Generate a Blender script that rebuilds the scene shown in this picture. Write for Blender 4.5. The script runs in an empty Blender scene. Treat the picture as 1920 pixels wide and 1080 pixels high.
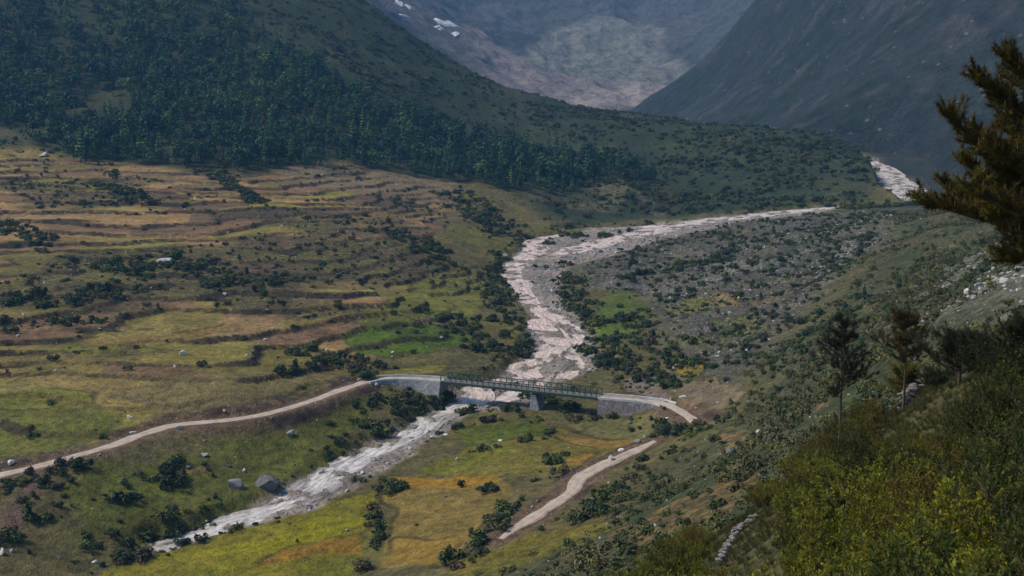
import bpy, math, random
import numpy as np
from mathutils import Vector

random.seed(7)
RNG = np.random.default_rng(11)
SC = bpy.context.scene
COL = SC.collection
R = math.radians

# ------------------------------------------------------------------ camera, sky, sun, exposure
FPX = 2318.0                       # focal length in pixels of the 1920 wide photograph (45 degrees across)
PITCH = R(8.8)
CAM_H = 74.0                       # camera height above the river at the bridge

cam = bpy.data.cameras.new('camera')
cam_o = bpy.data.objects.new('camera', cam)
COL.objects.link(cam_o)
cam.sensor_width = 36.0
cam.lens = 36.0 * FPX / 1920.0
cam.clip_start = 0.2
cam.clip_end = 30000
cam_o.location = (0, 0, CAM_H)
cam_o.rotation_euler = (math.pi / 2 - PITCH, 0, 0)
SC.camera = cam_o

SUN_ELEV, SUN_AZ = R(50), R(-88)    # azimuth from +Y towards +X: the sun stands straight to the left
world = bpy.data.worlds.new('World')
SC.world = world
world.use_nodes = True
wn = world.node_tree.nodes
sky = wn.new('ShaderNodeTexSky')
sky.sky_type = 'NISHITA'
sky.sun_disc = False
sky.sun_elevation = SUN_ELEV
sky.sun_rotation = SUN_AZ
sky.altitude = 1500
sky.dust_density = 1.5
wn['Background'].inputs['Strength'].default_value = 0.064
world.node_tree.links.new(sky.outputs[0], wn['Background'].inputs['Color'])

sun = bpy.data.lights.new('sun', 'SUN')
sun.energy = 1.5
sun.angle = R(11)
sun.color = (1.0, 0.89, 0.72)
sun_o = bpy.data.objects.new('sun', sun)
COL.objects.link(sun_o)
to_sun = Vector((math.sin(SUN_AZ) * math.cos(SUN_ELEV), math.cos(SUN_AZ) * math.cos(SUN_ELEV), math.sin(SUN_ELEV)))
sun_o.rotation_euler = (-to_sun).to_track_quat('-Z', 'Y').to_euler()
sun_o.location = (0, 0, 900)

SC.view_settings.view_transform = 'Standard'
SC.view_settings.look = 'None'
SC.view_settings.gamma = 1
SC.view_settings.exposure = 1.65
SC.view_settings.use_curve_mapping = False
SC.render.engine = 'CYCLES'
SC.cycles.max_bounces = 5
SC.cycles.diffuse_bounces = 2
SC.cycles.glossy_bounces = 2
SC.cycles.transmission_bounces = 2
SC.cycles.transparent_max_bounces = 4
SC.cycles.volume_bounces = 0
SC.cycles.use_denoising = True

# ------------------------------------------------------------------ numeric helpers
def hsh(ix, iy, seed):
    h = (ix.astype(np.int64) * 374761393 + iy.astype(np.int64) * 668265263 + seed * 974634777) & 0xFFFFFFFF
    h = ((h ^ (h >> 13)) * 1274126177) & 0xFFFFFFFF
    h = ((h ^ (h >> 16)) * 2246822519) & 0xFFFFFFFF
    return ((h ^ (h >> 15)) & 0xFFFFFF) / float(0xFFFFFF)

def vnoise(x, y, seed=0):
    x = np.asarray(x, float); y = np.asarray(y, float)
    ix = np.floor(x); iy = np.floor(y)
    fx = x - ix; fy = y - iy
    ux = fx * fx * fx * (fx * (fx * 6 - 15) + 10)
    uy = fy * fy * fy * (fy * (fy * 6 - 15) + 10)
    a = hsh(ix, iy, seed); b = hsh(ix + 1, iy, seed)
    c = hsh(ix, iy + 1, seed); d = hsh(ix + 1, iy + 1, seed)
    return (a + (b - a) * ux) * (1 - uy) + (c + (d - c) * ux) * uy

def fbm(x, y, scale, octaves=4, seed=0, gain=0.5):
    """-1..1 noise whose largest feature is about `scale` metres"""
    s = 0; amp = 1; tot = 0; f = 1.0 / scale
    for k in range(octaves):
        s = s + amp * (vnoise(x * f + 17.3 * k, y * f - 9.1 * k, seed + k) * 2 - 1)
        tot += amp; amp *= gain; f *= 2.03
    return s / tot * 1.5

def smooth(a, b, x):
    t = np.clip((x - a) / (b - a), 0, 1)
    return t * t * (3 - 2 * t)

def ray(px, py):
    cx = (px - 960) / FPX; cy = (540 - py) / FPX
    return np.array([cx, math.cos(PITCH) + cy * math.sin(PITCH), -math.sin(PITCH) + cy * math.cos(PITCH)])

def by_z(px, py, z):
    d = ray(px, py)
    return np.array([0, 0, CAM_H]) + d * ((z - CAM_H) / d[2])

def by_d(px, py, dist, dz=0.0):
    d = ray(px, py)
    p = np.array([0, 0, CAM_H]) + d * (dist / d[1])
    p[2] += dz
    return p

def logpolar(x, y):
    return np.arctan2(x, y), np.log(np.maximum(np.hypot(x, y), 1e-3))

class Spline:
    """thin plate surface z over (bearing, log distance) through surveyed points"""
    def __init__(self, pts, lam=2e-4):
        P = np.array(pts); u, v = logpolar(P[:, 0], P[:, 1])
        self.c = np.stack([u, v], 1); n = len(P)
        d2 = ((self.c[:, None] - self.c[None]) ** 2).sum(-1)
        K = d2 * np.log(d2 + 1e-12) * 0.5 + lam * np.eye(n)
        A = np.zeros((n + 3, n + 3)); A[:n, :n] = K
        Q = np.concatenate([np.ones((n, 1)), self.c], 1); A[:n, n:] = Q; A[n:, :n] = Q.T
        self.w = np.linalg.solve(A, np.concatenate([P[:, 2], np.zeros(3)]))
    def __call__(self, x, y):
        u, v = logpolar(np.asarray(x, float), np.asarray(y, float))
        n = len(self.c)
        out = self.w[n] + self.w[n + 1] * u + self.w[n + 2] * v
        for (cu, cv), w in zip(self.c, self.w[:n]):
            d2 = (u - cu) ** 2 + (v - cv) ** 2
            out = out + w * 0.5 * d2 * np.log(d2 + 1e-12)
        return out

def in_poly(x, y, poly):
    inside = np.zeros(np.shape(x), bool)
    n = len(poly)
    for i in range(n):
        x1, y1 = poly[i]; x2, y2 = poly[(i + 1) % n]
        if y1 == y2: continue
        c = ((y1 > y) != (y2 > y)) & (x < (x2 - x1) * (y - y1) / (y2 - y1) + x1)
        inside ^= c
    return inside

def seg_dist(x, y, line):
    """distance to a polyline (n,3) and the height of the nearest point of it"""
    best = np.full(np.shape(x), 1e9); hz = np.zeros(np.shape(x))
    for a, b in zip(line[:-1], line[1:]):
        dx, dy = b[0] - a[0], b[1] - a[1]
        t = np.clip(((x - a[0]) * dx + (y - a[1]) * dy) / (dx * dx + dy * dy + 1e-9), 0, 1)
        d = np.hypot(x - a[0] - t * dx, y - a[1] - t * dy)
        m = d < best
        best = np.where(m, d, best); hz = np.where(m, a[2] + (b[2] - a[2]) * t, hz)
    return best, hz

def poly_dist(x, y, poly):
    """signed distance to a polygon, positive inside"""
    q = np.array([list(p) + [0] for p in poly] + [list(poly[0]) + [0]])
    d, _ = seg_dist(x, y, q)
    return np.where(in_poly(x, y, poly), d, -d)

def catmull(P, step):
    P = np.array(P, float); out = []
    Q = np.concatenate([[2 * P[0] - P[1]], P, [2 * P[-1] - P[-2]]])
    for i in range(1, len(Q) - 2):
        p0, p1, p2, p3 = Q[i - 1:i + 3]
        n = max(2, int(np.linalg.norm((p2 - p1)[:2]) / step))
        for k in range(n):
            t = k / n
            out.append(0.5 * (2 * p1 + (p2 - p0) * t + (2 * p0 - 5 * p1 + 4 * p2 - p3) * t * t + (3 * p1 - p0 - 3 * p2 + p3) * t ** 3))
    out.append(P[-1])
    return np.array(out)

# ------------------------------------------------------------------ mesh helpers
def new_mesh(name, verts, faces, smooth_shade=False):
    """faces: (n,3) or (n,4) int array, or a list of mixed faces"""
    me = bpy.data.meshes.new(name)
    verts = np.asarray(verts, np.float32)
    if isinstance(faces, np.ndarray):
        n, k = faces.shape
        me.vertices.add(len(verts)); me.vertices.foreach_set('co', verts.ravel())
        me.loops.add(n * k); me.loops.foreach_set('vertex_index', faces.astype(np.int32).ravel())
        me.polygons.add(n); me.polygons.foreach_set('loop_start', np.arange(0, n * k, k, dtype=np.int32))
        me.polygons.foreach_set('loop_total', np.full(n, k, np.int32))
        me.update(calc_edges=True)
    else:
        me.from_pydata([tuple(map(float, v)) for v in verts], [], faces)
    if smooth_shade:
        me.polygons.foreach_set('use_smooth', np.ones(len(me.polygons), bool))
    return me

def attr_f(me, name, values):
    a = me.attributes.new(name, 'FLOAT', 'POINT'); a.data.foreach_set('value', np.asarray(values, np.float32))

def attr_c(me, name, values):
    a = me.attributes.new(name, 'FLOAT_COLOR', 'POINT')
    v = np.concatenate([values, np.ones((len(values), 1))], 1).astype(np.float32)
    a.data.foreach_set('color', v.ravel())

def obj(name, me, mat=None, parent=None, loc=None):
    o = bpy.data.objects.new(name, me)
    COL.objects.link(o)
    if mat is not None and me is not None:
        me.materials.clear(); me.materials.append(mat)
    if parent is not None: o.parent = parent
    if loc is not None: o.location = loc
    return o

def tag(o, label=None, cat=None, group=None, kind=None):
    if label: o['label'] = label
    if cat: o['category'] = cat
    if group: o['group'] = group
    if kind: o['kind'] = kind
    return o

class MB:
    """collects boxes, tubes and loose faces into one mesh"""
    def __init__(self): self.v = []; self.f = []
    def add(self, vs, fs):
        b = len(self.v); self.v += [tuple(map(float, p)) for p in vs]; self.f += [tuple(b + i for i in q) for q in fs]
    def box8(self, P):     # bottom 4 counter clockwise, top 4
        self.add(P, [(0, 3, 2, 1), (4, 5, 6, 7), (0, 1, 5, 4), (1, 2, 6, 5), (2, 3, 7, 6), (3, 0, 4, 7)])
    def bar(self, a, b, w, h, up=(0, 0, 1)):
        a = Vector(a); b = Vector(b); d = (b - a).normalized(); u = Vector(up)
        s = d.cross(u)
        if s.length < 1e-4: s = d.cross(Vector((0, 1, 0)))
        s.normalize(); u = s.cross(d).normalized()
        s *= w / 2; u *= h / 2
        self.box8([a - s - u, a + s - u, b + s - u, b - s - u, a - s + u, a + s + u, b + s + u, b - s + u])
    def tube(self, pts, rad, n=5):
        pts = [Vector(p) for p in pts]; rings = []
        for i, p in enumerate(pts):
            d = (pts[min(i + 1, len(pts) - 1)] - pts[max(i - 1, 0)]).normalized()
            s = d.cross(Vector((0.31, 0.2, 0.93)))
            if s.length < 1e-3: s = d.cross(Vector((1, 0, 0)))
            s.normalize(); u = s.cross(d)
            r = rad[i] if hasattr(rad, '__len__') else rad
            rings.append([p + (s * math.cos(2 * math.pi * k / n) + u * math.sin(2 * math.pi * k / n)) * r for k in range(n)])
        vs = [q for ring in rings for q in ring]; fs = []
        for i in range(len(pts) - 1):
            for k in range(n):
                fs.append((i * n + k, i * n + (k + 1) % n, (i + 1) * n + (k + 1) % n, (i + 1) * n + k))
        fs.append(tuple(range(n))[::-1]); fs.append(tuple((len(pts) - 1) * n + k for k in range(n)))
        self.add(vs, fs)
    def mesh(self, name, smooth_shade=False): return new_mesh(name, self.v, self.f, smooth_shade)

# ------------------------------------------------------------------ node helpers
def material(name):
    m = bpy.data.materials.new(name); m.use_nodes = True
    nt = m.node_tree; nt.nodes.clear()
    out = nt.nodes.new('ShaderNodeOutputMaterial'); b = nt.nodes.new('ShaderNodeBsdfPrincipled')
    nt.links.new(b.outputs[0], out.inputs['Surface'])
    b.inputs['Roughness'].default_value = 0.9
    b.inputs['Specular IOR Level'].default_value = 0.2
    return m, nt, b

def noise_node(nt, scale, detail=4, rough=0.55, vec=None, dist=0.0):
    n = nt.nodes.new('ShaderNodeTexNoise'); n.inputs['Scale'].default_value = scale
    n.inputs['Detail'].default_value = detail; n.inputs['Roughness'].default_value = rough
    n.inputs['Distortion'].default_value = dist
    if vec is not None: nt.links.new(vec, n.inputs['Vector'])
    return n

def geo_pos(nt):
    return nt.nodes.new('ShaderNodeNewGeometry').outputs['Position']

def ramp(nt, src, stops):
    r = nt.nodes.new('ShaderNodeValToRGB'); e = r.color_ramp.elements
    while len(e) > 1: e.remove(e[-1])
    e[0].position = stops[0][0]; e[0].color = (*stops[0][1], 1)
    for p, c in stops[1:]:
        k = e.new(p); k.color = (*c, 1)
    nt.links.new(src, r.inputs[0])
    return r.outputs[0]

def maprange(nt, src, a, b, c, d):
    m = nt.nodes.new('ShaderNodeMapRange')
    for i, v in zip(range(1, 5), (a, b, c, d)): m.inputs[i].default_value = v
    nt.links.new(src, m.inputs[0])
    return m.outputs[0]

def mix(nt, fac, a, b, mode='MIX'):
    m = nt.nodes.new('ShaderNodeMix'); m.data_type = 'RGBA'; m.blend_type = mode
    for s, v in ((m.inputs[0], fac), (m.inputs[6], a), (m.inputs[7], b)):
        if isinstance(v, (int, float)): s.default_value = v
        elif isinstance(v, tuple): s.default_value = (*v, 1)
        else: nt.links.new(v, s)
    return m.outputs[2]

def math_node(nt, op, a, b=None):
    m = nt.nodes.new('ShaderNodeMath'); m.operation = op
    for s, v in ((m.inputs[0], a), (m.inputs[1], b)):
        if v is None: continue
        if isinstance(v, (int, float)): s.default_value = v
        else: nt.links.new(v, s)
    return m.outputs[0]

def bump(nt, b, height, strength, distance):
    n = nt.nodes.new('ShaderNodeBump'); n.inputs['Strength'].default_value = strength
    n.inputs['Distance'].default_value = distance
    nt.links.new(height, n.inputs['Height']); nt.links.new(n.outputs[0], b.inputs['Normal'])

def attribute(nt, name, kind='GEOMETRY'):
    a = nt.nodes.new('ShaderNodeAttribute'); a.attribute_name = name; a.attribute_type = kind
    return a
# ------------------------------------------------------------------ lie of the land
RIVER_MAIN = [(282, 1032, -7.4, 1.2), (310, 1020, -7.2, 3.0), (420, 985, -6.4, 4.2), (520, 950, -5.6, 4.6), (600, 908, -4.8, 5.2), (650, 876, -4.2, 5.6),
              (710, 845, -3.5, 5.0), (770, 815, -2.7, 4.6), (805, 788, -1.9, 4.2), (850, 768, -1.2, 5), (905, 752, -0.6, 8), (975, 735, -0.1, 8),
              (1000, 713, 0.7, 8), (985, 695, 1.2, 7), (1008, 676, 1.7, 6), (1040, 655, 2.4, 6.5), (1044, 640, 2.8, 6.5), (1018, 615, 3.6, 6), (1020, 592, 4.3, 6.5),
              (1000, 570, 5.1, 6), (982, 550, 5.8, 6), (966, 527, 6.7, 6.5), (960, 510, 7.4, 7), (975, 490, 8.3, 7), (1003, 473, 9.2, 8),
              (1008, 460, 9.9, 9), (1000, 452, 10.4, 7), (1025, 446, 10.8, 5), (1050, 440, 11.2, 4)]
RIVER_EAST = [(1003, 472, 9.2, 8), (1050, 476, 9.4, 11), (1100, 463, 10.3, 13), (1150, 450, 11.2, 14), (1210, 436, 12.3, 14), (1270, 424, 13.3, 13), (1330, 414, 14.4, 13),
              (1400, 406, 15.7, 14), (1470, 398, 17.1, 12), (1540, 391, 18.5, 9), (1600, 387, 19.6, 5)]
RIVER_NORTH = [(1060, 432, 11.9, 3.5), (1120, 428, 12.4, 4), (1180, 427, 12.7, 5), (1235, 424, 13.1, 8)]
RIVER_GORGE = [(1722, 378, 21.0, 10), (1705, 368, 21.8, 17), (1690, 352, 23.2, 22), (1665, 332, 25.2, 20), (1645, 315, 27.4, 17), (1625, 301, 29.8, 12), (1600, 284, 33.5, 8), (1588, 268, 37.5, 5)]
RIVER_BRAID = [(1008, 568, 5.1, 2), (1040, 590, 4.7, 2.5), (1070, 612, 4.1, 3), (1088, 640, 3.4, 3), (1072, 662, 2.8, 3), (1090, 684, 2.3, 2.5), (1062, 704, 1.6, 3), (1035, 722, 0.9, 3), (1005, 742, 0.1, 3)]
RIVER_LOOP = [(990, 704, 0.9, 3), (930, 716, 0.7, 2.5), (893, 728, 0.4, 3), (897, 742, 0.0, 3.5), (890, 756, -0.7, 4)]
def river_line(P, step=2.0):
    W = [list(by_z(x, y, z)) + [w] for x, y, z, w in P]
    return catmull(W, step)
RIVERS = [river_line(P) for P in (RIVER_MAIN, RIVER_EAST, RIVER_NORTH, RIVER_GORGE, RIVER_BRAID, RIVER_LOOP)]

ctl = []
for P in (RIVER_MAIN, RIVER_EAST, RIVER_GORGE):
    ctl += [by_z(x, y, z + 0.9) for x, y, z, w in P[::2]]
Z_PTS = [  # road, fields and banks of the valley floor: pixel and height above the river at the bridge
    (0, 888, 3.4), (100, 865, 3.6), (270, 812, 4.0), (500, 775, 4.2), (690, 713, 4.6), (0, 1075, -5.5), (350, 870, 0.2), (200, 960, -2.4), (30, 950, 0.6),
    (500, 860, -2.2), (620, 800, 0.2), (740, 760, 0.6), (850, 680, 4.2), (860, 630, 5.6), (850, 560, 7.8), (850, 510, 11), (860, 440, 17.5), (930, 470, 11.5), (900, 530, 8.2), (930, 590, 5.8), (950, 650, 3.6),
    (660, 640, 7.0), (1050, 835, 0.2), (850, 850, -1.8), (750, 940, -3.0), (700, 1060, -4.2), (300, 1078, -6.6), (520, 1010, -5.2), (1000, 900, 1.4), (850, 1010, -0.2), (945, 1003, 3.2), (1080, 910, 4.2), (1225, 827, 5.0),
    (1160, 690, 3.4), (1130, 650, 4.0), (1110, 600, 5.6), (1060, 560, 6.6), (1180, 590, 6.6), (1060, 510, 8.4), (1150, 500, 9.6), (1300, 450, 12.6), (1300, 520, 10.0), (1300, 600, 7.6), (1300, 690, 6.2), (1240, 755, 4.6), (1318, 802, 6.2),
    (1420, 430, 15.4), (1450, 500, 13.4), (1560, 430, 19.2), (1480, 600, 13.0), (1430, 680, 12.0), (1600, 500, 19.0), (1640, 410, 21.5), (1120, 770, 0.6), (1000, 775, 0.0), (1100, 720, 1.6), (1180, 720, 3.2),
    (1180, 776, 1.2), (1140, 788, 0.2), (1240, 772, 3.2), (1300, 800, 8.5), (1120, 1000, 8.0), (1200, 940, 11.0), (1180, 870, 6.0),
]
ctl += [by_z(*p) for p in Z_PTS]
D_PTS = [  # pixel, distance, lift
    (100, 700, 286), (100, 560, 351), (100, 430, 444), (100, 290, 612), (-150, 700, 280), (-150, 560, 345), (-150, 430, 430), (-150, 280, 580), (-150, 900, 228),
    (500, 650, 318), (500, 500, 408), (500, 400, 499), (500, 315, 615), (300, 600, 340), (300, 340, 560), (700, 560, 370), (700, 460, 455), (700, 350, 590),
    (850, 345, 640), (1000, 395, 608), (950, 350, 640), (1200, 398, 628), (1100, 350, 680),
    # the wooded hill and its spur
    (0, 150, 735), (0, 0, 850), (-250, 100, 700), (-250, -150, 850), (300, 150, 745), (300, 0, 860), (600, 180, 755), (600, 60, 880), (600, -40, 990), (300, -120, 980),
    (690, 0, 985), (740, 30, 990), (810, 85, 995), (880, 131, 1000), (935, 165, 1005), (1000, 188, 1015), (1090, 214, 1035), (800, 250, 765), (950, 260, 830), (1000, 300, 760),
    (1180, 218, 1040), (1300, 230, 960), (1400, 241, 900), (1500, 253, 850), (1570, 266, 800), (1608, 300, 725), (1640, 350, 652), (1640, 380, 632), (1300, 330, 735), (1450, 320, 725), (1400, 385, 640), (1550, 350, 668),
    # the shrubby slope on the right
    (1700, 450, 383), (1850, 430, 330), (1600, 600, 268), (1800, 560, 190), (1900, 520, 150), (1920, 620, 100), (1700, 400, 540), (1850, 380, 480), (1480, 640, 302), (1400, 720, 268), (2050, 450, 200), (2100, 380, 330), (1790, 345, 745), (1860, 335, 730), (1760, 300, 860), (1690, 278, 960),
    (1500, 760, 208), (1400, 850, 164), (1500, 850, 128), (1250, 970, 138), (1380, 960, 88), (1300, 900, 166), (1700, 650, 150), (1250, 1075, 84),
    (1390, 1000, 55), (1720, 745, 70), (1575, 850, 60), (1050, 1075, 130), (950, 1078, 165),
]
ctl += [by_d(*p) for p in D_PTS]
for px, py, d in ((690, 0, 985), (810, 85, 995), (935, 165, 1005), (1090, 214, 1035), (1200, 220, 1030), (1400, 241, 900), (1500, 253, 850)):   # ground falls away behind the ridge
    ctl.append(by_d(px, py, d + 160, -55 if px < 1150 else -22))
plane = lambda x, y: 72.0 - 0.466 * y + 0.767 * x
for x, y in ((0, 3), (3, 8), (-4, 12), (5, 12), (10, 25), (0, 25), (-10, 22), (12, 18), (20, 40), (4, 45), (-14, 48), (26, 60), (3, 4), (30, 35), (40, 60), (-5, 3), (3, 70), (-20, 75)):
    ctl.append(np.array([x, y, (max(plane(x, y), 6 + 0.1 * x) if x > -14 else max(plane(x, y), 18)) - (2.8 if y < 30 else 1.2 if y < 50 else 0)]))
BASE = Spline(ctl)

# adaptive fan of ground samples: fine near the viewer, coarser with distance
N_AZ = 900
az = np.linspace(R(-29.5), R(29.5), N_AZ)
rr = [2.5]
while rr[-1] < 1250:
    r = rr[-1]
    k = 0.03 if r < 20 else 0.012 if r < 110 else 0.0042 if r < 180 else 0.0031 if r < 640 else 0.0065
    rr.append(r * (1 + k))
rr = np.array(rr); N_R = len(rr)
AZ, RR = np.meshgrid(az, rr)            # rows are distance
X = np.sin(AZ) * RR; Y = np.cos(AZ) * RR

# coarse evaluation of the spline, then bilinear to the fan
azc = np.linspace(az[0], az[-1], 160); lrc = np.linspace(math.log(rr[0]), math.log(rr[-1]), 320)
AC, LC = np.meshgrid(azc, lrc)
ZC = BASE(np.sin(AC) * np.exp(LC), np.cos(AC) * np.exp(LC))
def grid_sample(G, x, y, a0, a1, na, l0, l1, nl):
    u, v = logpolar(x, y)
    fu = np.clip((u - a0) / (a1 - a0) * (na - 1), 0, na - 1.001); fv = np.clip((v - l0) / (l1 - l0) * (nl - 1), 0, nl - 1.001)
    iu = fu.astype(int); iv = fv.astype(int); fu = fu - iu; fv = fv - iv
    return (G[iv, iu] * (1 - fu) + G[iv, iu + 1] * fu) * (1 - fv) + (G[iv + 1, iu] * (1 - fu) + G[iv + 1, iu + 1] * fu) * fv
def base_z(x, y):
    return grid_sample(ZC, x, y, azc[0], azc[-1], len(azc), lrc[0], lrc[-1], len(lrc))
Z = base_z(X, Y)

def march(px, py, zf, lo=3.0, hi=1200.0):
    """where the line of sight through a pixel meets the ground"""
    d = ray(px, py); d = d / np.hypot(d[0], d[1])
    t = np.exp(np.linspace(math.log(lo), math.log(hi), 900))
    gap = CAM_H + d[2] * t - zf(d[0] * t, d[1] * t)
    below = np.where(gap < 0)[0]
    if len(below) == 0: return np.array([d[0] * hi, d[1] * hi, float(zf(d[0] * hi, d[1] * hi))])
    i = max(below[0], 1); g0, g1 = gap[i - 1], gap[i]
    tt = t[i - 1] + (t[i] - t[i - 1]) * g0 / (g0 - g1 + 1e-9)
    return np.array([d[0] * tt, d[1] * tt, float(zf(d[0] * tt, d[1] * tt))])
def ground_poly(P):
    return [tuple(march(x, y, base_z)[:2]) for x, y in P]

# ------------------------------------------------------------------ terraces, banks, river bed, roads
TERRACE = ground_poly([(-200, 262), (60, 275), (170, 300), (300, 312), (420, 327), (500, 320), (640, 302), (720, 332), (850, 338), (860, 400), (800, 460), (850, 495), (930, 480), (920, 540), (880, 600), (860, 660), (690, 690), (640, 705), (560, 735), (420, 762), (300, 775), (220, 815), (90, 850), (-200, 900)])
td = poly_dist(X, Y, TERRACE)
TM = smooth(-4, 10, td + fbm(X, Y, 25, 3, 5) * 8)
hollow = np.exp(-(((X + 60) / 45) ** 2 + ((Y - 415) / 30) ** 2))          # broken shrubby ground in the middle of the terraces
def terrace_fields(x, y, z):
    zz = np.maximum(z, -10)
    ph = (zz + 0.016 * x + fbm(x * 0.4, y, 46, 3, 31) * 1.6) / 1.75 + fbm(x * 0.5, y, 15, 3, 35) * 0.36
    k = np.floor(ph); f = ph - k
    return k, f, 1.75
TK, TF, ST = terrace_fields(X, Y, Z)
g = np.where(TF < 0.87, 0.20 * TF / 0.87, 0.20 + 0.80 * smooth(0.87, 1.0, TF))
brk = smooth(-0.3, 0.25, fbm(X, Y, 26, 3, 77) + 0.22 - hollow * 0.5)         # terraces collapse here and there
Z = Z + (g - TF) * ST * TM * (0.45 + 0.55 * brk)
Z = Z + fbm(X, Y, 9, 4, 41) * 0.35 * smooth(120, 200, RR) * (1 - TM * brk * 0.8)
SLOPE_R = ground_poly([(1330, 815), (1400, 720), (1500, 600), (1600, 500), (1720, 395), (1990, 380), (2060, 1085), (900, 1085), (1000, 1040), (1130, 985), (1240, 870)])
SR = smooth(-8, 14, poly_dist(X, Y, SLOPE_R))
Z = Z + SR * (fbm(X, Y, 26, 4, 51) * 1.3 * smooth(50, 140, RR) + fbm(X, Y, 5, 3, 53) * 0.3)
BOULDERS = ground_poly([(1060, 505), (1150, 470), (1300, 432), (1420, 412), (1640, 396), (1720, 400), (1600, 500), (1500, 600), (1400, 720), (1330, 760), (1260, 700), (1200, 560), (1100, 545)])
BD = smooth(-6, 12, poly_dist(X, Y, BOULDERS))
rough = fbm(X, Y, 12, 5, 61, 0.6)
Z = Z + BD * (rough * 1.4 + np.abs(fbm(X, Y, 24, 3, 65)) * 1.4 + smooth(0.12, 0.0, np.abs(fbm(X, Y, 20, 2, 67))) * 1.1)
FOREST = ground_poly([(-300, -60), (400, -60), (470, 40), (560, 110), (680, 190), (800, 230), (950, 280), (1100, 300), (1200, 330), (1250, 345), (1100, 350), (1000, 358), (930, 348), (860, 340), (720, 333), (640, 304), (500, 322), (420, 328), (300, 312), (170, 300), (100, 272), (0, 226), (-300, 200)])
fd = poly_dist(X, Y, FOREST)
HILL = ground_poly([(-300, 262), (60, 275), (170, 300), (300, 312), (420, 327), (500, 320), (640, 302), (720, 332), (860, 338), (930, 350), (1000, 395), (1060, 425), (1200, 415), (1400, 396), (1560, 382), (1645, 380), (1655, 330), (1575, 262)]) + [(400, 1240), (-560, 1240), (-900, 700)]
HM = smooth(-6, 16, poly_dist(X, Y, HILL))
Z = Z + HM * (fbm(X, Y, 70, 4, 71) * 4.0 * smooth(0, 60, poly_dist(X, Y, HILL)) + fbm(X, Y, 14, 3, 75) * 0.8)

# roads: graded beds cut into the slope
ROAD_WEST = [(-60, 905, 3.3), (0, 889, 3.4), (60, 876, 3.5), (110, 863, 3.6), (200, 837, 3.8), (270, 812, 3.9), (330, 796, 4.0), (430, 786, 4.1), (500, 775, 4.2), (580, 752, 4.3), (640, 730, 4.5), (690, 714, 4.6), (735, 709, 4.6), (790, 710, 4.6), (832, 713, 4.6)]
ROAD_EAST = [(1125, 744, 4.6), (1180, 748, 4.6), (1235, 754, 4.6), (1268, 766, 4.8), (1295, 782, 5.2), (1312, 797, 5.7), (1320, 812, 6.3)]
TRACK = [(938, 1010, 3.1), (960, 993, 3.2), (1000, 968, 3.4), (1045, 940, 3.6), (1074, 918, 3.8), (1086, 898, 4.0), (1112, 880, 4.2), (1160, 857, 4.5), (1200, 840, 4.8), (1228, 826, 5.0)]
def road_line(P): return catmull([by_z(*p) for p in P], 1.5)
ROADS = [road_line(P) for P in (ROAD_WEST, ROAD_EAST, TRACK)]
ROAD_W = [3.0, 3.0, 3.0]
road_d = np.full(X.shape, 1e9)
near_v = (RR > 150) & (RR < 420)
for i, (L, w) in enumerate(zip(ROADS, ROAD_W)):
    d = np.full(X.shape, 1e9); hz = np.zeros(X.shape)
    d[near_v], hz[near_v] = seg_dist(X[near_v], Y[near_v], L[:-13:2] if i == 0 else L[10::2] if i == 1 else L[::2])
    edge = fbm(X, Y, 6, 2, 80 + i) * 0.6
    t = smooth(w * 0.5 + 0.9 + edge, w * 0.5 + 4.2 + edge, d)
    t = np.where(hz - 0.14 > Z, t, smooth(w * 0.5 + 0.7 + edge, w * 0.5 + 2.4 + edge, d))
    Z = np.where(d < 9, (hz - 0.14) * (1 - t) + Z * t, Z)
    road_d = np.minimum(road_d, d - w * 0.5)

# river: a flat bed under the water and low cobbled margins
river_d = np.full(X.shape, 1e9); river_z = np.zeros(X.shape)
zone = (RR > 170) & (RR < 900) & (HM < 0.98)
for L in RIVERS:
    xs, ys = X[zone], Y[zone]
    best = np.full(xs.shape, 1e9); hz = np.zeros(xs.shape)
    Q = L[::2]
    for a, b in zip(Q[:-1], Q[1:]):
        dx, dy = b[0] - a[0], b[1] - a[1]
        t = np.clip(((xs - a[0]) * dx + (ys - a[1]) * dy) / (dx * dx + dy * dy + 1e-9), 0, 1)
        d = np.hypot(xs - a[0] - t * dx, ys - a[1] - t * dy) - 0.5 * (a[3] + (b[3] - a[3]) * t)
        m = d < best
        best = np.where(m, d, best); hz = np.where(m, a[2] + (b[2] - a[2]) * t, hz)
    D = np.full(X.shape, 1e9); H = np.zeros(X.shape); D[zone] = best; H[zone] = hz
    m = D < river_d
    river_d = np.where(m, D, river_d); river_z = np.where(m, H, river_z)
nb = fbm(X, Y, 7, 3, 91) * 1.3
GRAVEL = ground_poly([(960, 722), (930, 700), (960, 680), (1000, 650), (985, 610), (1000, 590), (960, 540), (945, 505), (960, 470), (1010, 448), (1100, 430), (1330, 405), (1560, 385), (1580, 392), (1420, 412), (1270, 440), (1150, 478), (1060, 500), (1050, 560), (1100, 610), (1110, 650), (1150, 665), (1120, 690), (1050, 715), (1020, 735), (1010, 765), (880, 770), (780, 840), (660, 905), (600, 950), (460, 985), (420, 970), (500, 920), (640, 850), (740, 800), (800, 770), (860, 745), (840, 725), (900, 710)])
gv = smooth(-2.0, 1.5, poly_dist(X, Y, GRAVEL) + nb * 1.2) * zone
bed = river_z - 0.55 + smooth(-0.02, 0.5, fbm(X, Y, 4.0, 4, 93, 0.6)) * 0.9
bank = smooth(0.0, 4.5, river_d + nb)
Zb = np.where(river_d + nb < 0, bed, bed + (Z - bed) * bank)
Zg = river_z + 0.02 + np.abs(fbm(X, Y, 5, 3, 95)) * 0.55 + 0.25 * fbm(X, Y, 14, 2, 97) + smooth(2, 14, river_d) * 0.5
low = gv * smooth(-0.2, 1.2, river_d + nb)
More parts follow.
